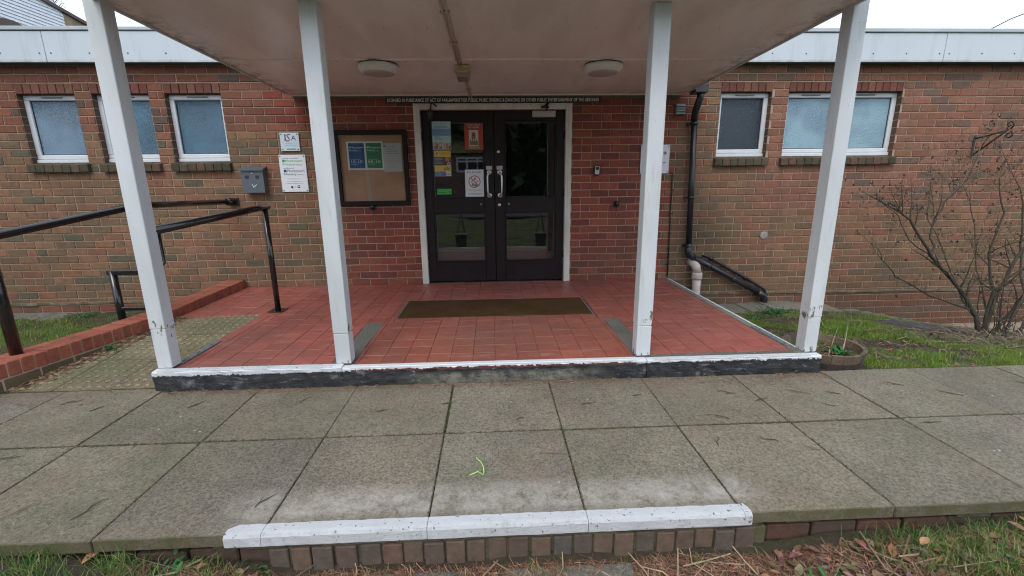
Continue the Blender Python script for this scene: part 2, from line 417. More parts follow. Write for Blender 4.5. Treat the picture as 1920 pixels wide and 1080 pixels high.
def soil():
    m,n,p,_=new_mat('soil'); t=NT(n)
    c=t.mix(t.noise(16,6,.7),(.028,.020,.013),(.085,.06,.038))
    c=t.mix(t.math('MULTIPLY',t.ramp(t.noise(2.2,5,.65),[(.44,0.),(.58,.85)]),t.math('SUBTRACT',1.,t.math('MULTIPLY',t.band(t.xyz()[1],-5.2,-4.0,.1),.85))),c,t.mix(t.noise(30,4),(.07,.12,.018),(.13,.16,.03)))
    setbase(t,p,c); p.inputs['Roughness'].default_value=.95; t.bump(p,t.noise(40,6,.75),1.,.03); return m
MT['soil']=soil()
MT['litter']=simple('dry_litter',(1,1,1),.85,var=.3,scale=40,tinted=True)
def grass_m():
    m,n,p,out=new_mat('grass_blade'); t=NT(n); c=t.tint(); c=t.mix(1.,c,t.ramp(t.noise(6,3),[(.3,.75),(.7,1.3)]),'MULTIPLY')
    setbase(t,p,c); p.inputs['Roughness'].default_value=.55; p.inputs['Specular IOR Level'].default_value=.3
    tr=n.nodes.new('ShaderNodeBsdfTranslucent'); t.lk(c,tr.inputs[0]); mx=n.nodes.new('ShaderNodeMixShader'); mx.inputs[0].default_value=.3
    t.lk(p.outputs[0],mx.inputs[1]); t.lk(tr.outputs[0],mx.inputs[2]); t.lk(mx.outputs[0],out.inputs[0]); return m
MT['grass']=grass_m()
def bark():
    m,n,p,_=new_mat('bark'); t=NT(n); c=t.mix(t.noise(25,5,.7,stretch=(1,1,.3)),(.035,.028,.022),(.115,.10,.075)); c=t.mix(1.,c,t.tint(),'MULTIPLY')
    setbase(t,p,c); p.inputs['Roughness'].default_value=.85; t.bump(p,t.noise(80,4,stretch=(1,1,.3)),.6,.005); return m
MT['bark']=bark()
def oak():
    m,n,p,_=new_mat('old_oak'); t=NT(n); c=t.mix(t.noise(9,6,.75,stretch=(5,5,.6)),(.035,.028,.02),(.19,.14,.095)); c=t.mix(1.,c,t.tint(),'MULTIPLY')
    setbase(t,p,c); p.inputs['Roughness'].default_value=.85; t.bump(p,t.noise(40,5,stretch=(4,4,.5)),.6,.004); return m
MT['oak']=oak()
MT['iron']=simple('rusty_iron',(.05,.035,.03),.7,var=.35,scale=30)
MT['cork']=simple('cork_board',(.46,.26,.16),.9,var=.16,scale=4,bump=.3)
MT['boardframe']=simple('notice_frame',(.010,.007,.007),.6,var=.2,spec=.2)
MT['print']=simple('print_ink',(1,1,1),.55,var=.02,tinted=True)
MT['slate']=simple('slate_cover',(.055,.058,.068),.7,var=.3,scale=12,bump=.4,bd=.01)
def glass(name,tintc,rough,bump,mixf=None,k=1.):
    m,n,p,out=new_mat(name); t=NT(n); n.nodes.remove(p)
    tr=n.nodes.new('ShaderNodeBsdfTransparent'); tr.inputs[0].default_value=(*tintc,1)
    gl=n.nodes.new('ShaderNodeBsdfGlossy'); gl.inputs['Roughness'].default_value=rough
    fr=n.nodes.new('ShaderNodeFresnel'); fr.inputs[0].default_value=1.52
    mx=n.nodes.new('ShaderNodeMixShader')
    if mixf: 
        t.lk(t.math('MAXIMUM',t.math('MULTIPLY',fr.outputs[0],1.6),mixf),mx.inputs[0])
    else: t.lk(t.math('MULTIPLY',fr.outputs[0],k),mx.inputs[0])
    if bump:
        b=n.nodes.new('ShaderNodeBump'); b.inputs['Strength'].default_value=bump; b.inputs['Distance'].default_value=.004
        t.lk(t.noise(75,3,.6),b.inputs['Height']); t.lk(b.outputs[0],gl.inputs['Normal']); t.lk(b.outputs[0],fr.inputs['Normal'])
    t.lk(tr.outputs[0],mx.inputs[1]); t.lk(gl.outputs[0],mx.inputs[2]); t.lk(mx.outputs[0],out.inputs[0]); return m
MT['clear']=glass('clear_glass',(.95,.96,.96),.015,0,None,1.9)
MT['board_glass']=glass('board_glass',(.95,.96,.96),.03,0,None,.6)
def frosted(nm,k,dc):
    m,n,p,out=new_mat(nm); t=NT(n); n.nodes.remove(p)
    tr=n.nodes.new('ShaderNodeBsdfTransparent'); tr.inputs[0].default_value=(.80,.88,.92,1)
    gl=n.nodes.new('ShaderNodeBsdfGlossy'); gl.inputs['Roughness'].default_value=.12
    fr=n.nodes.new('ShaderNodeFresnel'); fr.inputs[0].default_value=1.6
    b=n.nodes.new('ShaderNodeBump'); b.inputs['Strength'].default_value=1.; b.inputs['Distance'].default_value=.012
    t.lk(t.noise(60,3,.65),b.inputs['Height']); t.lk(b.outputs[0],gl.inputs['Normal']); t.lk(b.outputs[0],fr.inputs['Normal'])
    mx=n.nodes.new('ShaderNodeMixShader'); t.lk(t.math('MULTIPLY',fr.outputs[0],1.1),mx.inputs[0])
    df=n.nodes.new('ShaderNodeBsdfDiffuse'); t.lk(t.mix(t.ramp(t.noise(2.2,2,off=(1,0,4)),[(.38,0.),(.62,.75)]),t.mix(t.ramp(t.noise(48,3,.7),[(.35,0.),(.65,1.)]),tuple(c*.6 for c in dc),dc),tuple(min(.8,c*1.35) for c in dc)),df.inputs[0]); t.lk(b.outputs[0],df.inputs['Normal'])
    m0=n.nodes.new('ShaderNodeMixShader'); m0.inputs[0].default_value=k; t.lk(tr.outputs[0],m0.inputs[1]); t.lk(df.outputs[0],m0.inputs[2])
    t.lk(m0.outputs[0],mx.inputs[1]); t.lk(gl.outputs[0],mx.inputs[2]); t.lk(mx.outputs[0],out.inputs[0]); return m
MT['obscure_mid']=frosted('obscure_glass',.5,(.10,.24,.36)); MT['obscure_light']=frosted('obscure_glass_pale',.6,(.33,.52,.68)); MT['obscure_dark']=frosted('obscure_glass_dark',.3,(.012,.045,.08))
MT['obscure_soft']=frosted('obscure_glass_soft',.5,(.26,.40,.54))
MT['palegrey']=simple('pale_grey_box',(.55,.60,.60),.8)
MT['iron2']=simple('dark_iron',(.02,.016,.015),.6)
MT['dark']=simple('dark_room',(.03,.035,.045),.9)
MT['pale']=simple('pale_blind',(.70,.88,.98),.8,var=.1)
MT['lightroom']=simple('pale_blue_room',(.42,.52,.62),.9,var=.3,scale=2.3)
MT['midroom']=simple('blue_grey_room',(.13,.26,.36),.9,var=.75,scale=2.3)

# ------------------------------------------------------------------ ground
ZX=[(-60,-.5),(-9,-.32),(-6,-.30),(-3.4,-.26),(2.2,-.40),(2.8,-.42),(3.75,-.37),(4.5,-.44),(5.7,-.70),(6.5,-.83),(9,-1.0),(60,-1.4)]
def ground_z(x,y):
    zw=np.interp(x,[a for a,_ in ZX],[b for _,b in ZX])
    left=x<0
    zf=np.where(left,-.20,-.165)
    t=np.clip(-y/2.7,0,1)
    z=zw+(zf-zw)*t
    inb=np.clip((-2.66-y)/.05,0,1)*np.clip((y+4.09)/.04,0,1)
    z=z-inb*.22
    front=np.clip((-4.06-y)/.03,0,1)
    zf2=np.interp(x,[-60,-3,-1.9,-1.2,-.9,1.2,1.6,2.3,3,60],[-.22,-.19,-.20,-.27,-.325,-.325,-.285,-.25,-.24,-.24])
    zf2=np.where(y<-8,zf2-.02,zf2)
    z=z*(1-front)+zf2*front
    und=(x>-3.3)&(x<2.24)&(y>-2.66)
    return np.where(und,-.45,z)
def nz(x,y,s=1.): # cheap smooth pseudo noise
    return (np.sin(x*3.1*s+1.7*np.sin(y*2.3*s))+np.sin(y*4.3*s+2.1*np.sin(x*1.9*s)+1.3)+.6*np.sin((x+y)*7.7*s+.7))/2.6
def axis(a): return np.array(sorted(set(np.round(a,4))))
gx=axis(np.concatenate([np.linspace(-60,-8,14),np.arange(-8,9,.09),np.linspace(9,60,14)]))
gy=axis(np.concatenate([np.linspace(-60,-8,14),np.arange(-8,-4.2,.2),np.arange(-4.2,-3.9,.03),np.arange(-3.9,.2,.09),np.linspace(.2,60,14)]))
GX,GY=np.meshgrid(gx,gy); GZ=ground_z(GX,GY)+.012*nz(GX*3,GY*3)
n_x,n_y=len(gx),len(gy); idx=np.arange(n_x*n_y).reshape(n_y,n_x)
gro=np_mesh('ground',np.stack([GX.ravel(),GY.ravel(),GZ.ravel()],1),np.stack([idx[:-1,:-1].ravel(),idx[:-1,1:].ravel(),idx[1:,1:].ravel(),idx[1:,:-1].ravel()],1),MT['soil'],smooth=True)
tag(gro,kind='structure')

# ------------------------------------------------------------------ building
hall=thing('community_hall','single storey brick hall with white fascia and dark double doors','building',(0,0,-.4))
ZC0,CH,LB=2.149,.08992,.2352
OPEN=[(-.95,.95,-1,2.19),(-5.42,-4.78,1.43,2.415),(-4.60,-3.96,1.43,2.415),(-3.79,-3.15,1.43,2.415),(2.765,3.405,1.43,2.415),(3.61,5.055,1.43,2.415)]
WIN=[(-5.42,-4.78),(-4.60,-3.96),(-3.79,-3.15),(2.765,3.405),(3.61,5.055)]
mb=MB()
# mortar backing sheet with openings, as blocks
XE=sorted({-8,9}|{a for o in OPEN for a in o[:2]})
for a,b in zip(XE[:-1],XE[1:]):
    o=[q for q in OPEN if q[0]<=a+1e-6 and q[1]>=b-1e-6]
    if not o: mb.box(a,b,.009,.25,-1.4,2.75)
    else:
        z0,z1=(1.44,2.405) if o[0][2]>0 else (-.02,2.19)
        mb.box(a,b,.009,.25,-1.4,z0)
        mb.box(a,b,.009,.25,z1,2.75)
wall=part(mb,'brick_wall',MT['mortar'],hall)
def palette(x,z):
    if -1.95<x<2.2 and z<2.25 or (abs(x)<2.6 and z>2.0):
        base=random.choice([(.245,.064,.043),(.265,.070,.047),(.205,.058,.045),(.18,.054,.045),(.285,.084,.052),(.25,.068,.047)])
    elif z>1.9 and x<0:
        base=random.choice([(.22,.085,.055),(.20,.075,.05),(.25,.10,.065),(.12,.082,.066),(.235,.092,.06),(.21,.085,.055)])
    elif x>3.2 and z>.9:
        base=random.choice([(.26,.112,.074),(.25,.105,.07),(.22,.11,.074),(.27,.13,.086),(.17,.105,.08),(.24,.112,.072)])
    elif z<-.2: base=random.choice([(.21,.085,.06),(.20,.10,.07),(.17,.10,.07),(.23,.08,.055)])
    else:
        base=random.choice([(.235,.128,.075),(.22,.12,.072),(.195,.125,.075),(.175,.118,.075),(.26,.13,.078),(.245,.115,.07),(.25,.138,.082),(.20,.12,.07)])
        if x<-2 and random.random()<.07: base=(.13,.11,.075)
    k=random.uniform(.82,1.0); return tuple(c*k for c in base)
def brick_geo(mb,x0,x1,z0,z1,y=0.,bev=.004,depth=.02):
    """front-faced brick: bevelled arrises, slightly uneven"""
    j=lambda a:random.uniform(-a,a)
    P=[(x0+j(.0015),z0+j(.0012)),(x1+j(.0015),z0+j(.0012)),(x1+j(.0015),z1+j(.0012)),(x0+j(.0015),z1+j(.0012))]
    cx,cz=(x0+x1)/2,(z0+z1)/2; vs=[]
    y0=y-.0+j(.002)
    for px,pz in P: vs.append((px+bev*(1 if px<cx else -1),y0+j(.0008),pz+bev*(1 if pz<cz else -1)))
    for px,pz in P: vs.append((px,y0+bev,pz))
    for px,pz in P: vs.append((px,y+depth,pz))
    fs=[(0,1,2,3)]+[(i,4+i,4+(i+1)%4,(i+1)%4) for i in range(4)]+[(4+i,8+i,8+(i+1)%4,4+(i+1)%4) for i in range(4)]
    mb.add(vs,fs)
J=.0058
bricks=[]
k0=-6
for r in range(-6,33):
    z1=ZC0-(r-1)*CH; z0=z1-CH
    if z1>2.70 or z0<-1.0: continue
    # row index -3 is the row between 2.419 and 2.509
    ph=0 if (r+3)%2==0 else .5
    x=-5.27+(ph-12)*LB
    while x<8:
        a,b=x,x+LB; x+=LB
        if b<-7.4 or a>7.6: continue
        if z1<.02 and a>-3.1 and b<2.2: continue
        segs=[(a,b)]
        for o in OPEN:
            if z0<o[3]-.02 and z1>o[2]+.02:
                ns_=[]
                for s0,s1 in segs:
                    if s1<=o[0] or s0>=o[1]: ns_.append((s0,s1)); continue
                    if s0<o[0]: ns_.append((s0,o[0]))
                    if s1>o[1]: ns_.append((o[1],s1))
                segs=ns_
        for s0,s1 in segs:
            if s1-s0<.03: continue
            # a few closers
            zz0,zz1=z0,z1
            if s1-s0>.2 and random.random()<.03:
                m_=(s0+s1)/2; bricks+= [(s0,m_,zz0,zz1),(m_,s1,zz0,zz1)]
            else: bricks.append((s0,s1,zz0,zz1))
def vis_area(b):
    u0,v0,z=project((b[0],0,b[3])); u1,v1,_=project((b[1],0,b[2]))
    if u1<0 or u0>1920 or v1<0: return 0
    if b[3]>2.62 : return 0
    if -2.3<b[0] and b[1]<2.25 and b[3]>2.27: return 0
    # hidden by the canopy
    um=(u0+u1)/2; vm=(v0+v1)/2
    if vm<183 and (um> 207+(vm-12)*2.0 and um<1585-(vm-12)*1.79): return 0
    if b[3]<-.3: return 0
    return (u1-u0)*(v1-v0)
bricks.sort(key=vis_area,reverse=True)
for b in bricks[:258]:
    m1=MB(); brick_geo(m1,b[0]+J,b[1]-J,b[2]+J,b[3]-J)
    o=m1.build('brick',MT['brick'],wall,col=palette((b[0]+b[1])/2,(b[2]+b[3])/2))
    o.parent=wall
rest=MB()
for b in bricks[258:]:
    rest.col=palette((b[0]+b[1])/2,(b[2]+b[3])/2); brick_geo(rest,b[0]+J,b[1]-J,b[2]+J,b[3]-J)
o=rest.build('brickwork',MT['brick'],wall); tag(o,kind='stuff')
for a,b in WIN:   # soldier lintels and sloping brick sills
    n=round((b-a)/.088); w=(b-a)/n
    for i in range(n):
        m1=MB(); brick_geo(m1,a+i*w+.004,a+(i+1)*w-.004,2.302,2.411)
        m1.build('lintel_brick',MT['brick'],wall,col=random.choice([(.18,.07,.05),(.15,.055,.042),(.20,.085,.06)]))
    a2,b2=a-.03,b+.02; n=round((b2-a2)/.098); w=(b2-a2)/n
    for i in range(n):
        m1=MB(); x0,x1=a2+i*w+.003,a2+(i+1)*w-.003; dz=random.uniform(-.003,.003)
        vs=[(x0,-.052,1.435+dz),(x1,-.052,1.435+dz),(x1,-.052,1.518+dz),(x0,-.052,1.518+dz),(x0,.09,1.435),(x1,.09,1.435),(x1,.09,1.553),(x0,.09,1.553)]
        m1.add(vs,[(0,1,2,3),(0,4,5,1),(3,2,6,7),(0,3,7,4),(1,5,6,2),(4,7,6,5)])
        o=m1.build('sill_brick',MT['brick'],wall,col=random.choice([(.075,.06,.04),(.055,.05,.033),(.09,.07,.045),(.11,.07,.05)]))
        bv=o.modifiers.new('b','BEVEL'); bv.width=.006; bv.segments=2
# concrete damp course band at the foot of the wall
for (x0,x1,za,zb) in((-7.6,-3.2,-.17,-.15),(2.3,7.6,-.205,-.25)):
    m1=MB(); n=24
    for i in range(n):
        a=lerp(x0,x1,i/n);b=lerp(x0,x1,(i+1)/n);z=lerp(za,zb,i/n)+random.uniform(-.004,.004); m1.box(a,b,-.012+random.uniform(-.006,.004),.01,z-.016,z+.012)
    part(m1,'damp_course',MT['concrete'],wall,col=(1.7,1.45,1.3)).parent=wall
# windows
def window(a,b,mull=None,inner='dark'):
    f=MB(); y0,y1=.075,.14; zb,zt=1.555,2.30; t_=.055
    sections=[(a,b)] if mull is None else [(a,mull),(mull,b)]
    f.box(a,b,.06,y1,zb-.012,zb+.028,.006)
    zb2=zb+.03
    f.box(a,b,y0,y1,zt-.058,zt,.008)
    f.box(a,b,y0,y1,zb2,zb2+.05,.008)
    f.box(a,a+t_,y0+.001,y1,zb2+.049,zt-.057,.006); f.box(b-t_,b,y0+.001,y1,zb2+.049,zt-.057,.006)
    if mull: f.box(mull-.04,mull+.04,y0+.001,y1,zb2+.049,zt-.057,.006)
    win=part(f,'window',MT['upvc'],hall)
    for (s0,s1) in sections:
        l=s0+(t_ if s0==a else .04); r=s1-(t_ if s1==b else .04)
        g=MB(); g.box(l-.002,r+.002,.105,.110,zb2+.048,zt-.056); g.build('pane',MT[{'dark':'obscure_dark','pale':'obscure_light','mid':'obscure_mid','light':'obscure_soft'}[inner]],win)
        gk=MB()
        for q in((l,l+.008,zb2+.05,zt-.058),(r-.008,r,zb2+.05,zt-.058),(l+.008,r-.008,zt-.066,zt-.058),(l+.008,r-.008,zb2+.05,zb2+.058)):
            gk.box(q[0],q[1],.098,.105,q[2],q[3])
        gk.build('gasket',MT['blackplastic'],win)
        v=MB(); c=(l+r)/2+random.uniform(-.02,.02); v.box(c-.12,c+.12,y0-.012,y0+.002,zt-.034,zt-.022,.004); v.box(c-.10,c+.10,y0-.016,y0-.011,zt-.0345,zt-.029); v.build('trickle_vent',MT['greysteel'],win)
    # what the obscure glass looks into
    rm=MB(); x0,x1=a+.01,b-.01
    if inner=='dark': rm.box(x0,x1,.30,.32,1.5,2.32)
    else: rm.box(x0,x1,.150,.156,1.56,2.295)
    rm.build('blind' if inner!='dark' else 'dark_room',MT[{'dark':'dark','pale':'pale','mid':'midroom','light':'lightroom'}[inner]],win)
    if inner in('mid','light'):
        sb=MB(); sb.box(a+.16,b-.06,.128,.148,1.58,1.76,.004); sb.build('inner_shelf',MT['palegrey'],win)
    return win
window(*WIN[0],inner='light'); window(*WIN[1],inner='mid'); window(*WIN[2],inner='mid')
window(*WIN[3],inner='dark'); window(*WIN[4],mull=4.27,inner='pale')
# window reveals
rv=MB()
for a,b in WIN:
    for xx,sx in((a,1),(b,-1)):
        z=1.52
        while z<2.30:
            rv.col=tuple(c*.85 for c in random.choice([(.15,.07,.05),(.13,.08,.055),(.10,.07,.05)])); z1=min(z+CH,2.302)
            rv.box(xx-.002 if sx>0 else xx-.003,xx+.003 if sx>0 else xx+.002,.008,.10,z+.005,z1-.004); z+=CH
    rv.col=(.12,.06,.045); rv.box(a,b,.02,.10,2.301,2.306)
tag(rv.build('reveal_bricks',MT['brick'],wall),kind='stuff')
# fascia
XJ=[-9.96,-7.41,-4.86,-2.31,.24,2.79,5.34,7.89,10.4]
for a,b in zip(XJ[:-1],XJ[1:]):
    m1=MB(); m1.box(a+.003,b-.003,-.15,-.135,2.595,2.905,.003); o=part(m1,'fascia_panel',MT['fascia'],hall)
    sc=MB(); x=a+.06
    while x<b-.02: sc.lathe((x,-.1505,2.687),[(.008,0),(.0075,.003),(.004,.004)],8,'y'); x+=.405
    sc.build('screw',MT['screw'],o)
m1=MB()
m1.box(-9.9,-4.06,-.165,.1,2.912,2.952,.006);m1.box(-4.055,1.2,-.165,.1,2.912,2.95,.006);m1.box(1.205,10.4,-.167,.1,2.911,2.954,.006)
part(m1,'roof_coping',MT['fasciacap'],hall)
m1=MB(); m1.box(-10,10.5,-.134,0.02,2.60,2.62); m1.box(-10,10.5,-.133,8,2.74,2.93); part(m1,'flat_roof',MT['roof'],hall)
m1=MB(); m1.box(-10,10.5,-.02,.005,2.62,2.74); m1.box(-8.1,-7.9,.25,8,-1,2.74); m1.box(8.9,9.1,.25,8,-1.4,2.74); m1.box(-8,9,7.9,8.1,-1,2.74); part(m1,'rear_walls',MT['brick2'],hall,col=(.16,.09,.06))
# plaster strip above bricks below the canopy
m1=MB(); m1.box(-2.33,2.27,-.013,.01,2.239,2.262); part(m1,'plaster_strip',MT['concrete'],hall)

# ------------------------------------------------------------------ door
m1=MB()
m1.box(-.95,-.875,-.012,.12,-.005,2.183,.006); m1.box(.875,.95,-.012,.12,-.005,2.183,.006); m1.box(-.875,.875,-.012,.12,2.112,2.183,.006)
m1.box(-.925,-.905,-.016,-.01,0.01,2.165,.002); m1.box(.905,.925,-.016,-.01,0.01,2.165,.002); m1.box(-.905,.905,-.016,-.01,2.15,2.165,.002)
part(m1,'door_frame',MT['doorframe'],hall)
m1=MB(); m1.box(-.86,.86,.105,.11,.01,.02); 
def leaf(sx):
    xs=lambda a,b:(a,b) if sx>0 else (-b,-a)
    f=MB(); y0,y1=.05,.095
    f.box(*xs(.003,.13),y0,y1,.012,2.10,.004); f.box(*xs(.77,.868),y0,y1,.012,2.10,.004)
    for z0,z1 in((.012,.27),(.89,1.08),(1.99,2.10)): f.box(*xs(.1302,.7698),y0+.0008,y1,z0,z1,.003)
    lf=part(f,'door_leaf',MT['door'],hall)
    for z0,z1 in((.268,.892),(1.078,1.992)):
        g=MB(); g.box(*xs(.128,.772),.072,.076,z0,z1); g.build('pane',MT['clear'],lf)
        q=MB()
        q.box(*xs(.131,.143),y0-.004,.072,z0+.003,z1-.003); q.box(*xs(.757,.769),y0-.004,.072,z0+.003,z1-.003)
        q.box(*xs(.143,.757),y0-.004,.072,z0+.003,z0+.014); q.box(*xs(.143,.757),y0-.004,.072,z1-.014,z1-.003)
        q.build('glazing_bead',MT['door'],lf)
    hx=sx*.065
    h=MB(); h.tube([(hx,y0,1.385),(hx,y0-.03,1.385),(hx*1.25,y0-.05,1.37),(hx*1.35,y0-.052,1.33),(hx*1.35,y0-.052,1.16),(hx*1.25,y0-.05,1.12),(hx,y0-.03,1.105),(hx,y0,1.105)],.0105,10)
    for z in(1.385,1.105): h.lathe((hx,y0,z),[(.030,-.002),(.030,.004),(.024,.009),(.012,.010)],20,'y')
    h.build('handle',MT['steel'],lf)
    pl=MB(); pl.box(hx-.037,hx+.037,y0-.004,y0+.001,1.417,1.462,.001); pl.build('handle_plate',MT['alum'],lf)
    if sx>0:
        k=MB(); k.lathe((.052,y0,1.63),[(.019,0),(.018,.005),(.010,.007)],16,'y'); k.lathe((.055,y0,.985),[(.022,0),(.021,.005),(.008,.008)],16,'y'); k.build('lock',MT['steel'],lf)
    k=MB(); k.box(sx*.175-.012,sx*.175+.012,y0-.003,y0+.002,.985,1.01,.001); k.build('small_plate',MT['greysteel'],lf)
    hg=MB()
    for z in (.35,1.13,1.82): hg.tube([(sx*.872,y0-.008,z-.045),(sx*.872,y0-.008,z+.045)],.009,8)
    hg.build('hinge',MT['blackmetal'],lf)
    return lf
ll=leaf(-1); lr=leaf(1)
m1=MB(); m1.box(.47,.755,.012,.049,2.025,2.10,.006); c1=part(m1,'door_closer',MT['alum'],lr); c1.parent=lr; c1.matrix_parent_inverse=Matrix.Identity(4)
m1=MB(); m1.tube([(.64,.02,2.10),(.64,-.03,2.12),(.66,-.05,2.18)],.008,6); m1.box(.57,.665,-.05,-.014,2.118,2.14,.003); m1.add([(.60,-.03,2.14),(.66,-.03,2.14),(.655,-.03,2.195),(.60,-.014,2.14),(.66,-.014,2.14),(.655,-.014,2.195)],[(0,1,2),(3,5,4),(0,3,4,1),(1,4,5,2),(0,2,5,3)])
o=m1.build('closer_arm',MT['blackmetal'],lr)
# dim lobby behind the glass
m1=MB(); m1.add([(-1.2,.14,0),(1.2,.14,0),(1.2,3,0),(-1.2,3,0),(-1.2,.14,2.4),(1.2,.14,2.4),(1.2,3,2.4),(-1.2,3,2.4)],[(0,1,2,3),(4,7,6,5),(0,3,7,4),(1,5,6,2),(2,6,7,3)])
part(m1,'lobby',MT['dark'],hall)

# ------------------------------------------------------------------ porch platform
plat=tag(empty('porch_floor',(0,-1.3,0)),kind='structure')
m1=MB(); m1.poly([(-3.17,-.001),(-3.17,-1.272),(-2.36,-1.272),(-2.36,-2.66),(2.20,-2.66),(2.20,-.001)],-.4,-.006)
part(m1,'grout_bed',MT['grout'],plat)
T=.1655
tiles=[]
mats_hole=[(-.985,.935,-1.535,-.875)]
patch=[(-1.225,-1.065,-2.655,-1.655),(.985,1.125,-2.655,-1.69)]
i0=0
for jr in range(0,16):
    y1=-.004-jr*T; y0=y1-T
    for ic in range(-20,16):
        a=-.04+ic*T; b=a+T
        cx,cy=(a+b)/2,(y0+y1)/2
        a=max(a,-3.165); b=min(b,2.198)
        if cy<-1.26: a=max(a,-2.262)
        if b-a<.03: continue
        cx=(a+b)/2
        yl=-2.651 if -1.065<cx<.985 else -2.612
        if y1<yl+.02: continue
        q=[(a,b,max(y0,yl),y1)]
        for h in mats_hole+patch:
            nq=[]
            for (p,r_,s,t_) in q:
                if r_<=h[0] or p>=h[1] or t_<=h[2] or s>=h[3]: nq.append((p,r_,s,t_)); continue
                if p<h[0]: nq.append((p,h[0],s,t_))
                if r_>h[1]: nq.append((h[1],r_,s,t_))
                pp,rr=max(p,h[0]),min(r_,h[1])
                if s<h[2]: nq.append((pp,rr,s,h[2]))
                if t_>h[3]: nq.append((pp,rr,h[3],t_))
            q=nq
        tiles+=[t for t in q if t[1]-t[0]>.025 and t[3]-t[2]>.025]
tiles+=[(-.04+ic*T,-.04+(ic+1)*T,-2.655,-.004-15*T-T+T) for ic in ()]
tiles.sort(key=lambda t:(t[2]+t[3]))
def tile_geo(m,t,dz):
    g=.0014
    m.box(t[0]+g,t[1]-g,t[2]+g*.7,t[3]-g*.7,-.02,dz,.0016)
def tile_col(cx,cy):
    c=random.choice([(.31,.088,.068),(.30,.085,.066),(.32,.094,.073),(.305,.088,.068),(.285,.081,.063)])
    if abs(cx)<1.0 and cy<-1.6: c=random.choice([(.28,.085,.058),(.29,.09,.06),(.27,.082,.057),(.295,.095,.063)])
    k=random.uniform(.94,1.06); return tuple(v*k for v in c)
for t in tiles[:300]:
    m=MB(); tile_geo(m,t,random.uniform(-.0012,.0012)); part(m,'floor_tile',MT['tile'],plat,col=tile_col((t[0]+t[1])/2,t[2]))
m=MB()
for t in tiles[300:]:
    m.col=tile_col((t[0]+t[1])/2,t[2]); tile_geo(m,t,random.uniform(-.0012,.0012))
tag(part(m,'floor_tiles',MT['tile'],plat),kind='stuff')
for h in patch:
    m=MB(); pts=[]
    n=10
    L_=[(h[0]+random.uniform(-.008,.008),lerp(h[2],h[3],i/n)) for i in range(n+1)]
    R_=[(h[1]+random.uniform(-.008,.008),lerp(h[2],h[3],i/n)) for i in range(n,-1,-1)]
    m.poly(L_+R_,-.02,-.0005+.0015); part(m,'cement_patch',MT['greypatch'],plat)
# cement borders: front left / front right / right side
m=MB(); m.box(-2.262,-1.067,-2.658,-2.613,-.02,.0012); m.box(.987,2.2,-2.658,-2.613,-.02,.0012)
m2=MB(); m2.box(-2.359,-2.264,-2.60,-1.275,-.02,.0005); part(m2,'painted_margin',MT['tile'],plat,col=(.33,.09,.07))
m2=MB(); m2.box(-2.359,-2.264,-2.658,-2.602,-.02,.0004); part(m2,'cement_border',MT['greypatch'],plat)
part(m,'cement_border',MT['greypatch'],plat)
m=MB(); m.box(2.2,2.272,-2.66,-.001,-.45,.003,.004); part(m,'side_edging',MT['concrete'],plat)
m=MB(); m.box(2.255,2.276,-2.56,-.004,-.01,.006,.002); part(m,'painted_side_line',MT['nosing'],plat)
# front kerb with worn paint
def kerbseg(x0,x1,y0,y1,z0,z1):
    me=MB(); n=max(2,int((x1-x0)/.04)); rows=[(y1,z1),(y0+.008,z1),(y0,z1-.010),(y0+.002,z1-.045),(y0+.001,z1-.09),(y0+.004,z0)]
    vs=[]
    for i in range(n+1):
        x=lerp(x0,x1,i/n)
        for k,(y,z) in enumerate(rows):
            vs.append((x,y+(random.uniform(-.005,.005) if k>1 else random.uniform(-.002,.002)*(k==1)),z+(random.uniform(-.0025,.002) if 0<k<5 else 0)))
    r=len(rows); fs=[(i*r+k,(i+1)*r+k,(i+1)*r+k+1,i*r+k+1) for i in range(n) for k in range(r-1)]
    fs+=[[k for k in range(r)]+[],[n*r+k for k in range(r)][::-1]]
    me.add(vs,fs); return me
def ln(x): return 0
for (x0,x1,dz) in((-2.415,-1.12,.012),(-1.12,1.055,.0),(1.06,2.36,-.004)):
    o=part(kerbseg(x0+.001,x1-.001,-2.715,-2.655,-.16,dz),'step_kerb',MT['kerbface'],plat)
m=MB(); m.box(-2.38,-1.19,-2.712,-2.660,.004,.0150,.002); part(m,'painted_top_line',MT['nosing'],plat)
m=MB(); m.box(-1.065,.985,-2.716,-2.668,-.010,.0085,.003); part(m,'white_edge_strip',MT['metalwhite'],plat)
m=MB(); m.box(1.11,2.28,-2.712,-2.662,-.010,.0005,.002); part(m,'painted_top_line',MT['nosing'],plat)
# ------------------------------------------------------------------ doormat
m=MB(); m.box(-.968,.918,-1.518,-.892,-.012,.0035,.002)
tag(m.build('doormat',MT['mat']),'long brown coir mat sunk in the red tiled porch floor','doormat')
m=MB()
for q in((-.985,-.97,-1.535,-.875),(.92,.935,-1.535,-.875)): m.box(*q,-.02,.002)
part(m,'mat_well_rim',MT['greysteel'],plat)

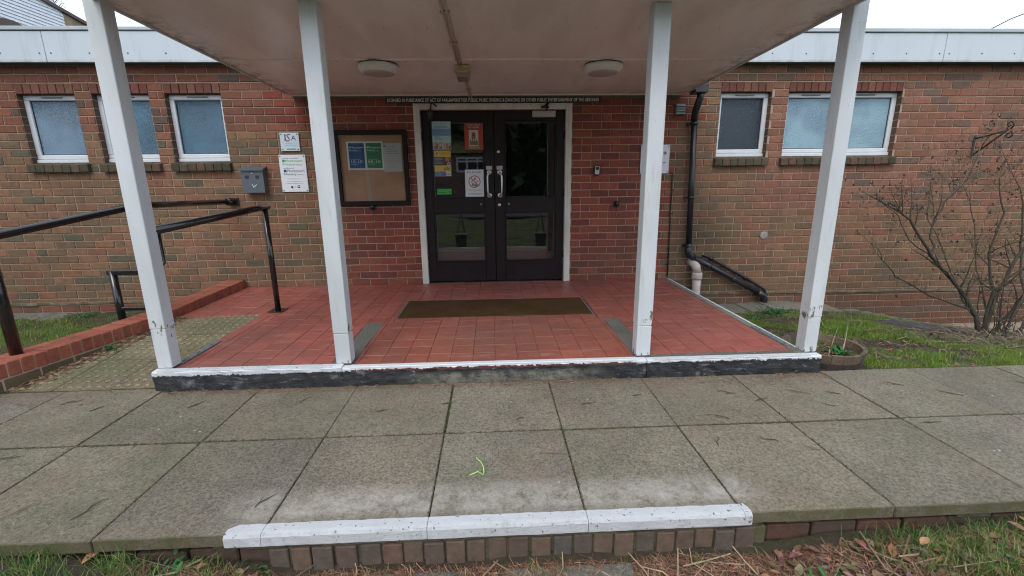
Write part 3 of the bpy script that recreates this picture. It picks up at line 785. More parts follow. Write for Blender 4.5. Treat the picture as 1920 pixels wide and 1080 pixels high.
# ------------------------------------------------------------------ ramp with tactile paving
SL=.134/1.39
def rz(y): return -max(0,min(.134,(-1.27-y)*SL))
ramp=tag(empty('ramp',(-2.9,-2.,-.1)),kind='structure')
m=MB(); vs=[];
m.add([(-3.38,-1.272,-.45),(-2.362,-1.272,-.45),(-2.362,-2.66,-.45),(-3.6,-2.66,-.45),(-3.38,-1.272,-.007),(-2.362,-1.272,-.007),(-2.362,-2.66,-.141),(-3.6,-2.66,-.141)],[(4,5,6,7),(0,3,2,1),(0,1,5,4),(1,2,6,5),(2,3,7,6),(3,0,4,7)])
part(m,'ramp_bed',MT['soil'],ramp)
SW,SD=.4,.462
def tactile_mesh():
    m=MB(); m.box(-SW/2+.003,SW/2-.003,-SD/2+.003,SD/2-.003,-.04,0,.004)
    m.smooth=True
    for i in range(6):
        for j in range(6):
            cx=-SW/2+SW*(i+.5)/6; cy=-SD/2+SD*(j+.5)/6; n=10
            vs=[]; m.col=(1.62,1.58,1.45)
            for r,h in((.0195,-.001),(.0165,.006),(.006,.0075)):
                for k in range(n): vs.append((cx+r*math.cos(2*math.pi*k/n),cy+r*math.sin(2*math.pi*k/n),h))
            fs=[(a*n+k,a*n+(k+1)%n,(a+1)*n+(k+1)%n,(a+1)*n+k) for a in(0,1) for k in range(n)]+[[2*n+k for k in range(n)]]
            m.add(vs,fs)
    return m
tm=tactile_mesh().build('tactile_slab',MT['tactile'],None)
me_t=tm.data; bpy.data.objects.remove(tm)
for r in range(3):
    for c in range(3):
        if (r,c)==(0,2): continue
        o=bpy.data.objects.new('tactile_slab',me_t); COL.objects.link(o); o.parent=ramp
        y=-1.27-SD*(r+.5)-.002; x=-2.366-SW*(c+.5)
        o.location=(x+2.9,y+2.,rz(y)+.1+random.uniform(-.002,.002)); o.rotation_euler=(math.atan(SL)+random.uniform(-.004,.004),random.uniform(-.004,.004),0)
        k=random.uniform(.74,.92); o.color=(k,k*random.uniform(.95,1.02),k*random.uniform(.85,1.),1)
# ------------------------------------------------------------------ kerb wall of the ramp
kw=thing('ramp_kerb_wall','low wall of red bricks on edge running along the left side of the ramp','wall',(-3.3,-1.4,-.2))
kp=[(-3.17,-.02,.105),(-3.17,-1.38,.085),(-3.30,-1.90,.07),(-3.44,-2.50,.07),(-3.60,-3.15,.06)]
def kpos(s):
    for i in range(len(kp)-1):
        a,b=Vector(kp[i]),Vector(kp[i+1]); l=(b-a).length
        if s<=l or i==len(kp)-2: return a+(b-a)*(s/l),(b-a).normalized()
        s-=l
tot=sum((Vector(kp[i+1])-Vector(kp[i])).length for i in range(len(kp)-1))
BW=.0795; n=int(tot/BW)
core=MB(); core.col=(1,1,1)
def obox(m,c,d,w0,w1,l,z0,z1,b=.004):
    """box on the path: d along, inner side +w"""
    d=Vector((d.x,d.y,0)).normalized(); q=Vector((d.y,-d.x,0))  # q points outwards (to -x)
    t=MB(); t.box(-l/2,l/2,w0,w1,z0,z1,b)
    vs=[(c.x+d.x*x+q.x*y, c.y+d.y*x+q.y*y, z) for x,y,z in t.v]
    m.add(vs,t.f)
for i in range(n):
    c,d=kpos((i+.5)*BW); m=MB(); j=random.uniform(-.003,.003)
    obox(m,c,d,j,.222+j,BW-.007,c.z-.108,c.z+random.uniform(-.002,.002),.005)
    part(m,'coping_brick',MT['brick2'],kw,col=random.choice([(.28,.085,.052),(.25,.075,.048),(.31,.098,.06),(.27,.085,.055),(.22,.078,.048)]))
    obox(core,c,d,.006,.216,BW+.004,c.z-.45,c.z-.008,0)
part(core,'mortar_core',MT['mortar'],kw)
s=.0; 
while s<tot-.2:
    c,d=kpos(s+.11); m=MB(); obox(m,c,d,.002,.22,.212,c.z-.205,c.z-.117,.005); part(m,'base_brick',MT['brick'],kw,col=random.choice([(.12,.085,.05),(.14,.095,.055),(.10,.08,.045)])); s+=.222
# ------------------------------------------------------------------ pavement slabs
pav=tag(empty('pavement',(0,-3.4,-.13)),kind='structure')
XS=[-.34+.6765*k for k in range(-10,11)]
ZG=-.134
def slab(x0,x1,y0,y1,nm='paving_slab'):
    m=MB(); g=.0035
    m.box(x0+g,x1-g,y0+g,y1-g,-.058,0,.004)
    # sink edges slightly uneven
    tz=[random.uniform(-.003,.003) for _ in range(4)]
    m.v=[(x,y,z+ZG+ (tz[0]*(x<(x0+x1)/2)+tz[1]*(x>=(x0+x1)/2)+tz[2]*(y<(y0+y1)/2)+tz[3]*(y>=(y0+y1)/2))*.6) for x,y,z in m.v]
    k=random.uniform(.86,1.10); return part(m,nm,MT['slab'],pav,col=(k,k*random.uniform(.97,1.01),k*random.uniform(.9,1.0)))
for a,b in zip(XS[:-1],XS[1:]):
    yb=-2.665 if b<-2.3 else (-2.72 if a<2.2 else -2.695)
    da=random.uniform(-.004,.004)
    slab(a+da,b+da,-3.385,yb)
    s2=slab(a,b,-4.10,-3.385)
    # painted nosing on this slab
    x0,x1=max(a+.0012,-1.165),min(b-.0012,1.045)
    if x1-x0>.02:
        m=MB(); nn=max(3,int((x1-x0)/.03)); rows=[(-4.043,.0028),(-4.085,.0040),(-4.100,.001),(-4.107,-.010),(-4.109,-.050),(-4.100,-.060)]
        for i in range(nn+1):
            x=lerp(x0,x1,i/nn); e=min(1,(min(x-(-1.165),1.045-x))/.02+.55) if (x0<-1.16 or x1>1.04) else 1
            for k,(y,z) in enumerate(rows): m.v.append((x,lerp(-4.09,y,e if k<2 else 1)+random.uniform(-.0015,.0015)+(.0015 if k==0 else 0)*random.uniform(-1,1),ZG+z+random.uniform(-.0008,.0008)))
        r=len(rows)
        for i in range(nn):
            for k in range(r-1): m.f.append([i*r+k,(i+1)*r+k,(i+1)*r+k+1,i*r+k+1]); m.mi.append(0); m.c.append((1,1,1)); m.sm.append(False)
        m.f.append([k for k in range(r)]);m.mi.append(0);m.c.append((1,1,1));m.sm.append(False)
        m.f.append([nn*r+k for k in range(r)]);m.mi.append(0);m.c.append((1,1,1));m.sm.append(False)
        o=m.build('painted_nosing',MT['nosing'],None); o.parent=s2; o.matrix_parent_inverse=s2.matrix_parent_inverse.copy()
        o.matrix_parent_inverse=Matrix.Identity(4)
# joint filling (soil, moss) just below the slab tops, and the mortar bed under the front edge
m=MB(); m.box(-7.1,7.1,-3.95,-2.70,-.46,-.1500); part(m,'joint_soil',MT['soil'],pav)
m=MB(); n=90
for i in range(n):
    a=lerp(-7,7,i/n);b=lerp(-7,7,(i+1)/n); inn=-1.02<(a+b)/2<1.12
    yf=-4.088+random.uniform(-.006,.006) if inn else -4.05+random.uniform(-.015,.01)
    m.box(a,b,yf,-3.9,-.212-(0 if inn else random.uniform(.012,.024)),-.194)
part(m,'mortar_bed',MT['concrete'],pav)
m=MB(); m.box(-1.005,1.125,-4.084,-3.94,-.36,-.219); part(m,'joint_mortar',MT['concrete'],pav,col=(.8,.72,.6))
x=-1.0
while x<1.08:
    w=random.uniform(.076,.086); m=MB(); dz=random.uniform(-.005,.003); dy=random.uniform(-.006,.006)
    m.box(x,x+w,-4.096+dy,-3.93,-.345,-.214+dz,.004)
    part(m,'edging_brick',MT['brick2'],pav,col=random.choice([(.115,.082,.062),(.10,.08,.066),(.125,.078,.056),(.105,.075,.06),(.095,.082,.072),(.13,.09,.066)])); x+=w+random.choice([.006,.008,.009,.014])
for x0,x1 in((-2.2,-1.02),(1.15,4.6)):
    x=x0
    while x<x1:
        m=MB(); m.box(x,x+.2,-4.055+random.uniform(-.006,.004),-3.9,-.32,-.236+random.uniform(-.006,.002),.006)
        part(m,'edging_brick',MT['brick2'],pav,col=random.choice([(.10,.055,.04),(.09,.062,.045),(.08,.068,.045),(.12,.062,.045)])); x+=.212
# sunken grey edging stones at the foot of the step
for x0,x1 in((-.66,-.18),(-.02,.52)):
    m=MB(); m.box(x0,x1,-4.42,-4.135,-.36,-.318,.008); part(m,'edging_stone',MT['concrete'],pav,col=(.7,.7,.7))
# concrete strips at the foot of the building
m=MB()
for i in range(12):
    a=2.6+i*.15; z=float(ground_z(np.array(a+.07),np.array(-.25))); m.box(a,a+.15,-.44+random.uniform(-.03,.03),0,z-.1,z+.022+random.uniform(-.006,.006),.01)
for i in range(12):
    a=4.7+i*.2; z=float(ground_z(np.array(a+.1),np.array(-.1))); m.box(a,a+.2,-.14+random.uniform(-.03,.03),0,z-.1,z+.02,.01)
tag(m.build('garden_edging',MT['concrete']),kind='structure')
m=MB()
for i in range(20):
    a=-7.4+i*.205; z=-.285; m.box(a,a+.205,-.36+random.uniform(-.05,.05),0,-.4,z+random.uniform(-.006,.006),.01)
tag(m.build('garden_edging',MT['concrete']),kind='structure')

# ------------------------------------------------------------------ porch canopy with its posts
can=thing('porch_canopy','flat porch canopy on four white square posts over the red tiled floor','canopy',(0,-2.6,0))
def cz(y): return 2.268-.0255*y
yf=-2.98
def ceil_panel(x0,x1,ya,yb):
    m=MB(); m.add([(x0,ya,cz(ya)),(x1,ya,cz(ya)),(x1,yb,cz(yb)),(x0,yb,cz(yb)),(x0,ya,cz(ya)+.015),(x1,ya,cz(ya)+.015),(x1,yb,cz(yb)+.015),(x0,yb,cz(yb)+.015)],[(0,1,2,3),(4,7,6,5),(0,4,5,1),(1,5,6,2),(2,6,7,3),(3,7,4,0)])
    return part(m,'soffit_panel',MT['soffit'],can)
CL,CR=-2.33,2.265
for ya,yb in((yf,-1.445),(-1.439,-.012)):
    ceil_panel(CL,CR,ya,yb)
m=MB()
for y,w in((-1.442,.022),(-.03,.036)):
    m.box(CL+.003,CR-.003,y-w/2,y+w/2,cz(y)-.007,cz(y)+.002,.002)
part(m,'cover_strip',simple('strip_white',(.85,.82,.8),.4),can)
m=MB()
for y in(-2.85,-2.2,-1.49,-1.39,-.75,-.1):
    x=CL+.06
    while x<CR-.05:
        m.lathe((x+random.uniform(-.01,.01),y,cz(y)-.0015),[(.0045,0),(.004,-.001)],6); x+=.30
tag(part(m,'fixings',MT['screw'],can),kind='stuff')
m=MB()   # edge boards and roof deck
def sloped(m,x0,x1,ya,yb,dz0,dz1):
    m.add([(x0,ya,cz(ya)+dz0),(x1,ya,cz(ya)+dz0),(x1,yb,cz(yb)+dz0),(x0,yb,cz(yb)+dz0),(x0,ya,cz(ya)+dz1),(x1,ya,cz(ya)+dz1),(x1,yb,cz(yb)+dz1),(x0,yb,cz(yb)+dz1)],[(0,1,2,3),(4,7,6,5),(0,4,5,1),(1,5,6,2),(2,6,7,3),(3,7,4,0)])
sloped(m,CL-.022,CL-.001,yf,-.16,-.012,.22); sloped(m,CR+.001,CR+.022,yf,-.16,-.012,.22); sloped(m,CL-.022,CR+.022,yf-.022,yf-.001,-.012,.22)
part(m,'edge_board',MT['post'],can)
m=MB(); sloped(m,CL-.03,CR+.03,yf-.03,-.16,.221,.25); part(m,'canopy_roof',MT['roof'],can)
PX=[(-2.415,-2.312),(-1.178,-1.070),(.992,1.100),(2.262,2.362)]
for i,(a,b) in enumerate(PX):
    top=2.36; zb=[.012,.008,.006,.0][i]; zs=[.30,.235,.235,.27][i]
    m=MB(); w=(b-a)
    m.box(a+.0015,b-.0015,-2.652,-2.552,zb,zs-.001,.004); m.box(a+.006,b-.006,-2.647,-2.557,zs-.004,zs+.004)
    if i in(0,3): m.box(a,b,-2.654,-2.550,zs+.002,top,.004)
    else: m.box(a,b,-2.654,-2.550,zs+.002,cz(-2.6)-.001,.004)
    pst=part(m,'post',MT['post'],can)
    pst['label']=['white square post at the far left, peeling to bare wood at its scarf joint','white square post left of the doors, cracked paint at its joint','white square post right of the doors, small chips of paint missing','white square post at the far right, paint flaked off beside the barrel'][i]
for x0,x1,y0,y1 in((-2.355,-2.305,-2.555,-2.08),(2.205,2.252,-2.555,-2.05)):
    m=MB(); m.box(x0,x1,y0,y1,.002,.010,.001)
    for k in range(3): m.lathe(((x0+x1)/2,lerp(y0,y1,(k+.35)/3),.010),[(.011,0),(.011,.006),(.006,.008)],8)
    part(m,'floor_bracket',MT['greysteel'],can)

# ------------------------------------------------------------------ things on the canopy
def bulkhead(x,y,label):
    t=thing('bulkhead_light',label,'light',(x,y,cz(y)),'round bulkhead lights below the canopy')
    m=MB(); m.lathe((x,y,cz(y)-.002),[(.165,0),(.168,-.012)],36); part(m,'gasket',MT['blackplastic'],t)
    m=MB(); m.lathe((x,y,cz(y)-.012),[(.170,0),(.178,-.010),(.174,-.035),(.150,-.062),(.140,-.066)],40); part(m,'housing',MT['white'],t)
    m=MB(); m.lathe((x,y,cz(y)-.078),[(.138,.002),(.134,-.004),(.09,-.010),(.03,-.013)],40); part(m,'diffuser',MT['diffuser'],t)
bulkhead(-1.03,-1.30,'round white bulkhead light under the canopy, left of the emergency light')
bulkhead(1.0,-1.30,'round white bulkhead light under the canopy, near the post right of the doors')
t=thing('emergency_light','small yellowed box light under the canopy in front of the doors','light',(-.285,-1.2,cz(-1.2)))
m=MB(); z=cz(-1.2); m.box(-.352,-.218,-1.315,-1.02,z-.045,z-.002,.008); part(m,'base',MT['yellowed'],t)
m=MB(); m.box(-.356,-.214,-1.319,-1.26,z-.062,z-.044,.004); m.box(-.300,-.272,-1.323,-1.318,z-.062,z-.03,.002);part(m,'clip_band',MT['yellowed'],t)
m=MB(); m.add([(-.348,-1.29,z-.046),(-.222,-1.29,z-.046),(-.222,-1.03,z-.046),(-.348,-1.03,z-.046),(-.336,-1.27,z-.098),(-.234,-1.27,z-.098),(-.234,-1.05,z-.098),(-.336,-1.05,z-.098)],[(4,5,6,7),(0,1,5,4),(1,2,6,5),(2,3,7,6),(3,0,4,7)]); part(m,'lens',MT['greylens'],t)
t=thing('conduit','twin painted conduits fixed along the canopy soffit to the emergency light','conduit',(-.3,-1.4,cz(-1.4)))
for dx in(-.014,.014):
    m=MB(); m.tube([(-.322+dx,yf+.03,cz(yf)-.008),(-.30+dx,-1.32,cz(-1.32)-.008)],.0085,8); m.tube([(-.279+dx,-1.02,cz(-1.02)-.008),(-.268+dx,-.03,cz(-.03)-.008),(-.268+dx,-.022,2.215)],.0075,8)
    part(m,'pipe',MT['pinkpipe'],t)
m=MB()
for y in(-2.5,-1.9,-1.46,-.35): x=np.interp(y,[yf,-1.32,-1.0,0],[-.322,-.30,-.278,-.268]); m.box(x-.032,x+.032,y-.01,y+.01,cz(y)-.019,cz(y)-.001,.003)
part(m,'saddle_clip',MT['pinkpipe'],t)

# ------------------------------------------------------------------ flat print helpers
def flat(m,x0,x1,z0,z1,y,col,th=.0008):
    m.col=col; m.box(x0,x1,y-th,y,z0,z1)
def text(mb,body,x0,x1,z0,z1,y,col,center=False,shear=0.,sp=1.):
    cu=bpy.data.curves.new('t','FONT'); cu.body=body; cu.size=1; cu.resolution_u=2; cu.shear=shear; cu.space_character=sp
    ob=bpy.data.objects.new('t',cu); me=ob.to_mesh()
    if not me or not len(me.vertices): bpy.data.objects.remove(ob); return
    co=np.array([v.co[:] for v in me.vertices]); mn=co.min(0); mx=co.max(0)
    sx=(x1-x0)/(mx[0]-mn[0]); sz=(z1-z0)/(mx[1]-mn[1])
    vs=[(x0+(c[0]-mn[0])*sx,y,z0+(c[1]-mn[1])*sz) for c in co]
    mb.col=col; mb.add(vs,[list(p.vertices) for p in me.polygons])
    ob.to_mesh_clear(); bpy.data.objects.remove(ob); bpy.data.curves.remove(cu)
BK=(.02,.02,.025)
# licence strip
t=thing('licence_sign','long thin black sign with white capitals above the double doors','sign',(0,-.02,2.22))
m=MB(); m.box(-1.265,1.285,-.030,-.0145,2.186,2.238,.002); part(m,'board',simple('sign_black',(.012,.012,.018),.4),t)
m=MB(); text(m,'LICENSED IN PURSUANCE OF ACT OF PARLIAMENT FOR PUBLIC MUSIC SINGING & DANCING OR OTHER PUBLIC ENTERTAINMENT OF THE LIKE KIND',-1.24,1.262,2.193,2.232,-.0315,(.9,.9,.9)); part(m,'lettering',MT['print'],t)
# plaques
def screws(root,pts,y,r=.007,mat='screw'):
    m=MB()
    for x,z in pts: m.lathe((x,y,z),[(r,0),(r,.004),(r*.5,.006)],8,'y')
    part(m,'screw',MT[mat],root)
t=thing('school_association_plaque','small pale blue square plaque with dark and red initials above the white school sign','sign',(-2.42,0,1.66))
m=MB(); m.col=(.50,.62,.68); m.box(-2.53,-2.31,-.018,-.004,1.655,1.862,.002); part(m,'plate',MT['print'],t)
m=MB(); text(m,'I',-2.475,-2.462,1.775,1.845,-.0195,(.05,.06,.12)); text(m,'S',-2.462,-2.405,1.762,1.85,-.0195,(.30,.05,.07),shear=.25); text(m,'A',-2.40,-2.345,1.775,1.83,-.0195,(.03,.05,.10))
text(m,'S',-2.485,-2.45,1.77,1.84,-.0193,(.35,.1,.12),shear=.3)
flat(m,-2.475,-2.365,1.742,1.746,-.019,(.25,.35,.42)); flat(m,-2.48,-2.355,1.715,1.720,-.019,(.3,.45,.55)); flat(m,-2.462,-2.362,1.672,1.681,-.019,(.03,.04,.05)); part(m,'print',MT['print'],t)
screws(t,[(-2.512,1.845),(-2.33,1.845),(-2.51,1.674),(-2.33,1.674)],-.018)
t=thing('school_sign','white rectangular school sign with green and blue lettering beside the left post','sign',(-2.42,0,1.18))
m=MB(); m.col=(.66,.70,.74); m.box(-2.575,-2.262,-.016,-.004,1.178,1.612,.002); part(m,'plate',MT['print'],t)
m=MB(); GR=(.06,.38,.09); BL=(.03,.09,.17); y=-.0175
text(m,'HADLEY IN SHEEN',-2.535,-2.345,1.566,1.577,y,BK); flat(m,-2.535,-2.508,1.528,1.556,y,(.03,.28,.09)); text(m,'Montessori',-2.50,-2.30,1.527,1.557,y,GR)
text(m,'Primary',-2.535,-2.395,1.480,1.515,y,GR); text(m,'SCHOOL',-2.385,-2.305,1.490,1.501,y,BK)
text(m,'ROSEMONTE',-2.53,-2.405,1.450,1.461,y,BK); flat(m,-2.53,-2.50,1.410,1.440,y,(.01,.04,.09)); text(m,'Montessori',-2.49,-2.29,1.410,1.441,y,BL)
text(m,'Nursery',-2.53,-2.385,1.366,1.402,y,BL); text(m,'SCHOOL',-2.375,-2.30,1.376,1.387,y,BK)
text(m,'For enquiries please contact',-2.49,-2.355,1.327,1.336,y,BK); text(m,'www.montessorinursery.co.uk',-2.51,-2.335,1.294,1.304,y,(.05,.08,.3)); text(m,'info@montessoriprimary.co.uk',-2.525,-2.32,1.272,1.282,y,(.05,.08,.3))
m.col=(.03,.05,.1); m.lathe((-2.455,-.016,1.235),[(.014,0),(.014,.0012)],10,'y'); m.lathe((-2.375,-.016,1.24),[(.017,0),(.017,.0012)],12,'y'); m.col=(.66,.70,.74); m.lathe((-2.375,-.0173,1.24),[(.009,0),(.009,.0006)],10,'y'); m.col=(.03,.05,.1); m.box(-2.425,-2.405,-.0175,-.016,1.235,1.241)
text(m,'Registered charity',-2.46,-2.36,1.198,1.204,y,(.3,.3,.3)); part(m,'print',MT['print'],t)
screws(t,[(-2.557,1.594),(-2.28,1.594),(-2.557,1.196),(-2.28,1.196)],-.016)
t=thing('warning_sign','white sign half hidden behind the post right of the doors','sign',(1.99,0,1.35))
m=MB(); m.col=(.66,.67,.72); m.box(1.812,2.172,-.016,-.004,1.35,1.692,.002); part(m,'plate',MT['print'],t)
m=MB(); c=(.16,.03,.05); flat(m,2.095,2.135,1.588,1.600,-.017,c); flat(m,2.109,2.121,1.600,1.614,-.017,c); flat(m,2.109,2.121,1.574,1.588,-.017,c); flat(m,2.09,2.13,1.474,1.482,-.017,(.1,.1,.2)); part(m,'print',MT['print'],t)
screws(t,[(1.83,1.673),(2.153,1.673),(1.83,1.368),(2.153,1.368)],-.016)
# ash bin
t=thing('cigarette_bin','grey wall mounted cigarette bin with two slots beside the school sign','bin',(-2.87,0,1.17))
m=MB(); m.add([(-3.0,-.095,1.175),(-2.745,-.095,1.175),(-2.745,-.095,1.435),(-3.0,-.095,1.435),(-3.0,-.003,1.175),(-2.745,-.003,1.175),(-2.745,-.003,1.465),(-3.0,-.003,1.465)],[(0,1,2,3),(0,4,5,1),(3,2,6,7),(0,3,7,4),(1,5,6,2),(4,7,6,5)]); part(m,'body',MT['greymetal'],t)
m=MB(); m.add([(-3.012,-.118,1.43),(-2.733,-.118,1.43),(-2.733,-.118,1.445),(-3.012,-.118,1.445),(-3.012,-.003,1.47),(-2.733,-.003,1.47),(-2.733,-.003,1.482),(-3.012,-.003,1.482)],[(0,1,2,3),(0,4,5,1),(3,2,6,7),(0,3,7,4),(1,5,6,2),(4,7,6,5)]); part(m,'lid',MT['greymetal'],t)
for x in(-2.935,-2.815):
    m=MB(); m.add([(x-.026,-.0965,1.375),(x+.026,-.0965,1.375),(x+.018,-.0965,1.335),(x-.018,-.0965,1.335),(x-.026,-.094,1.375),(x+.026,-.094,1.375),(x+.018,-.094,1.335),(x-.018,-.094,1.335)],[(0,1,2,3),(0,4,5,1),(1,5,6,2),(2,6,7,3),(3,7,4,0)]); part(m,'slot',MT['dark'],t)
m=MB(); m.lathe((-2.875,-.096,1.398),[(.010,0),(.009,.004)],10,'y'); part(m,'lock',MT['steel'],t)
m=MB(); m.col=(.7,.72,.74); m.tube([(-2.885,-.097,1.275),(-2.872,-.097,1.235),(-2.868,-.097,1.25),(-2.845,-.097,1.258),(-2.83,-.097,1.268)],.004,5); m.tube([(-2.878,-.097,1.24),(-2.85,-.097,1.243)],.003,5); part(m,'symbol',MT['print'],t)
# notice board
t=thing('notice_board','dark framed glazed notice board on the brick wall left of the doors','notice board',(-1.47,0,1.0))
m=MB(); a,b,z0,z1=-1.90,-1.04,1.005,1.885; w=.052
m.box(a,b,-.055,-.004,z0,z0+w,.003); m.box(a,b,-.055,-.004,z1-w,z1,.003); m.box(a,a+w,-.0545,-.004,z0+w,z1-w,.003); m.box(b-w,b,-.0545,-.004,z0+w,z1-w,.003); part(m,'frame',MT['boardframe'],t)
m=MB(); m.box(a+w,b-w,-.012,-.004,z0+w,z1-w); part(m,'cork_panel',MT['cork'],t)
m=MB(); m.box(a+w-.001,b-w+.001,-.042,-.039,z0+w-.001,z1-w+.001); part(m,'pane',MT['board_glass'],t)
m=MB(); m.box(-1.558,-1.515,-.014,-.012,1.06,1.40); part(m,'post_reflection_strip',simple('post_reflection_tan',(.42,.31,.22),.6),t)  # tan strip paints in a porch post's reflection on the board glass
def poster(name,label,x0,x1,z0,z1,y,col,draw,group=None,cat='poster'):
    t=thing(name,label,cat,((x0+x1)/2,y,z0),group)
    m=MB(); m.col=col; m.box(x0,x1,y-.001,y,z0,z1); part(m,'sheet',MT['print'],t)
    m=MB(); draw(m,y-.0015)
    if m.v: part(m,'print',MT['print'],t)
    return t
def d1(m,y):
    flat(m,-1.742,-1.557,1.448,1.738,y,(.012,.075,.21)); flat(m,-1.535,-1.352,1.448,1.738,y,(.02,.20,.06)); y-=.001
    c=(.68,.75,.8)
    for x,wd in((-1.732,'Nursery'),(-1.525,'Primary')):
        flat(m,x,x+.014,1.682,1.698,y,c); text(m,'Montessori',x+.020,x+.165,1.678,1.700,y,c); text(m,wd,x,x+.095,1.638,1.666,y,c); text(m,'SCHOOL',x+.105,x+.14,1.645,1.652,y,c)
    text(m,'OPENING HOURS',-1.725,-1.62,1.548,1.554,y,c); text(m,'9.15 - 3.15',-1.725,-1.59,1.508,1.540,y,c); text(m,'weekdays',-1.725,-1.65,1.49,1.50,y,c)
    text(m,'OPENING HOURS',-1.518,-1.41,1.548,1.554,y,c); text(m,'8.45 - 3.15',-1.518,-1.375,1.508,1.540,y,c); text(m,'weekdays',-1.518,-1.44,1.49,1.50,y,c)
poster('school_poster','white edged poster with a blue and a green half in the notice board',-1.765,-1.335,1.428,1.758,-.0145,(.66,.68,.66),d1)
def lines(m,x0,x1,z0,z1,n,y,c,th=.35):
    for i in range(n):
        z=lerp(z1,z0,(i+.5)/n); flat(m,x0,lerp(x0,x1,random.uniform(.6,1)),z,z+(z1-z0)/n*th,y,c)
def d2(m,y):
    lines(m,-1.30,-1.135,1.60,1.70,4,y,(.3,.3,.3)); lines(m,-1.305,-1.13,1.42,1.58,8,y,(.42,.42,.42)); m.col=(.10,.22,.35); m.lathe((-1.313,y+.001,1.70),[(.012,0),(.012,.001)],10,'y')
poster('printed_notice','plain pale printed notice pinned right of the coloured poster',-1.333,-1.115,1.405,1.735,-.0165,(.50,.49,.46),d2)
def d3(m,y):
    flat(m,-.742,-.521,1.82,1.90,y,(.16,.26,.42)); text(m,'Forest Fun',-.73,-.60,1.945,1.97,y,(.25,.25,.1)); lines(m,-.73,-.54,1.83,1.935,7,y-.0004,(.10,.18,.36)); lines(m,-.72,-.63,1.77,1.82,3,y-.0004,(.1,.25,.3))
    flat(m,-.742,-.521,1.664,1.735,y,(.36,.33,.26))
    for i in range(16): 
        x=random.uniform(-.735,-.535); flat(m,x,x+.012,1.668,random.uniform(1.69,1.735),y-.0006-.0001*i,random.choice([(.45,.10,.06),(.04,.05,.12),(.6,.45,.3),(.05,.15,.35),(.08,.06,.05),(.55,.25,.05)]))
        m.col=(.42,.27,.2); m.lathe((x+.006,y-.002,1.742-random.uniform(0,.012)),[(.006,0),(.006,.0005)],8,'y')
poster('activity_poster','pale turquoise poster with a row of small figures, top left of the door glass',-.744,-.519,1.66,1.985,.0445,(.33,.50,.50),d3,'papers on the left door')
def d4(m,y):
    flat(m,-.733,-.532,1.572,1.648,y,(.52,.36,.05)); flat(m,-.733,-.532,1.475,1.572,y,(.06,.06,.07)); flat(m,-.733,-.532,1.40,1.475,y,(.50,.36,.08)); flat(m,-.733,-.532,1.345,1.40,y,(.10,.14,.26)); y-=.001
    m.col=(.6,.5,.42); m.lathe((-.70,y+.001,1.615),[(.024,0),(.024,.001)],14,'y'); m.col=(.35,.08,.04); m.lathe((-.70,y-.0003,1.615),[(.014,0),(.014,.001)],14,'y')
    text(m,'OPEN DAY',-.665,-.545,1.60,1.625,y,(.35,.10,.03)); lines(m,-.725,-.62,1.49,1.56,5,y,(.35,.33,.3)); m.col=(.55,.16,.06); m.lathe((-.575,y+.001,1.545),[(.03,0),(.03,.001)],14,'y')
    m.col=(.5,.55,.6); m.lathe((-.558,y+.0005,1.49),[(.02,0),(.02,.001)],14,'y'); m.col=(.05,.10,.25); m.lathe((-.558,y-.0008,1.49),[(.011,0),(.011,.001)],14,'y')
    text(m,'este',-.62,-.55,1.42,1.455,y,(.03,.02,.02),shear=.3); lines(m,-.725,-.62,1.35,1.39,3,y,(.3,.38,.5)); flat(m,-.60,-.535,1.348,1.40,y,(.5,.5,.48))
    for i in range(3): m.col=(.04,.04,.05); m.lathe((-.59+i*.02,y-.001,1.37),[(.007,0),(.007,.0006)],8,'y')
poster('flyer','yellow black and blue flyer with round badges below the turquoise poster',-.735,-.530,1.343,1.650,.0445,(.3,.3,.28),d4,'papers on the left door')
def d5(m,y):
    flat(m,-.345,-.135,1.895,1.962,y,(.20,.05,.045)); text(m,"WHAT'S ON AT",-.325,-.165,1.935,1.953,y-.001,(.6,.5,.42)); text(m,'THE THEATRE',-.315,-.175,1.905,1.925,y-.001,(.6,.5,.42))
    flat(m,-.302,-.188,1.70,1.885,y-.0005,(.50,.45,.34)); m.col=(.10,.07,.06); m.lathe((-.245,y-.001,1.835),[(.025,0),(.02,.001)],12,'y'); flat(m,-.27,-.222,1.785,1.82,y-.001,(.22,.10,.08)); flat(m,-.295,-.195,1.71,1.755,y-.001,(.13,.13,.09)); flat(m,-.31,-.17,1.668,1.70,y-.001,(.20,.21,.10))
    for i in range(4): flat(m,-.29+i*.024,-.28+i*.024,1.75,random.uniform(1.76,1.79),y-.0015,(.1,.07,.05))
poster('theatre_poster','dark red poster with a cream picture, at the top of the left door',-.355,-.13,1.655,1.965,.0445,(.34,.055,.03),d5,'papers on the left door')
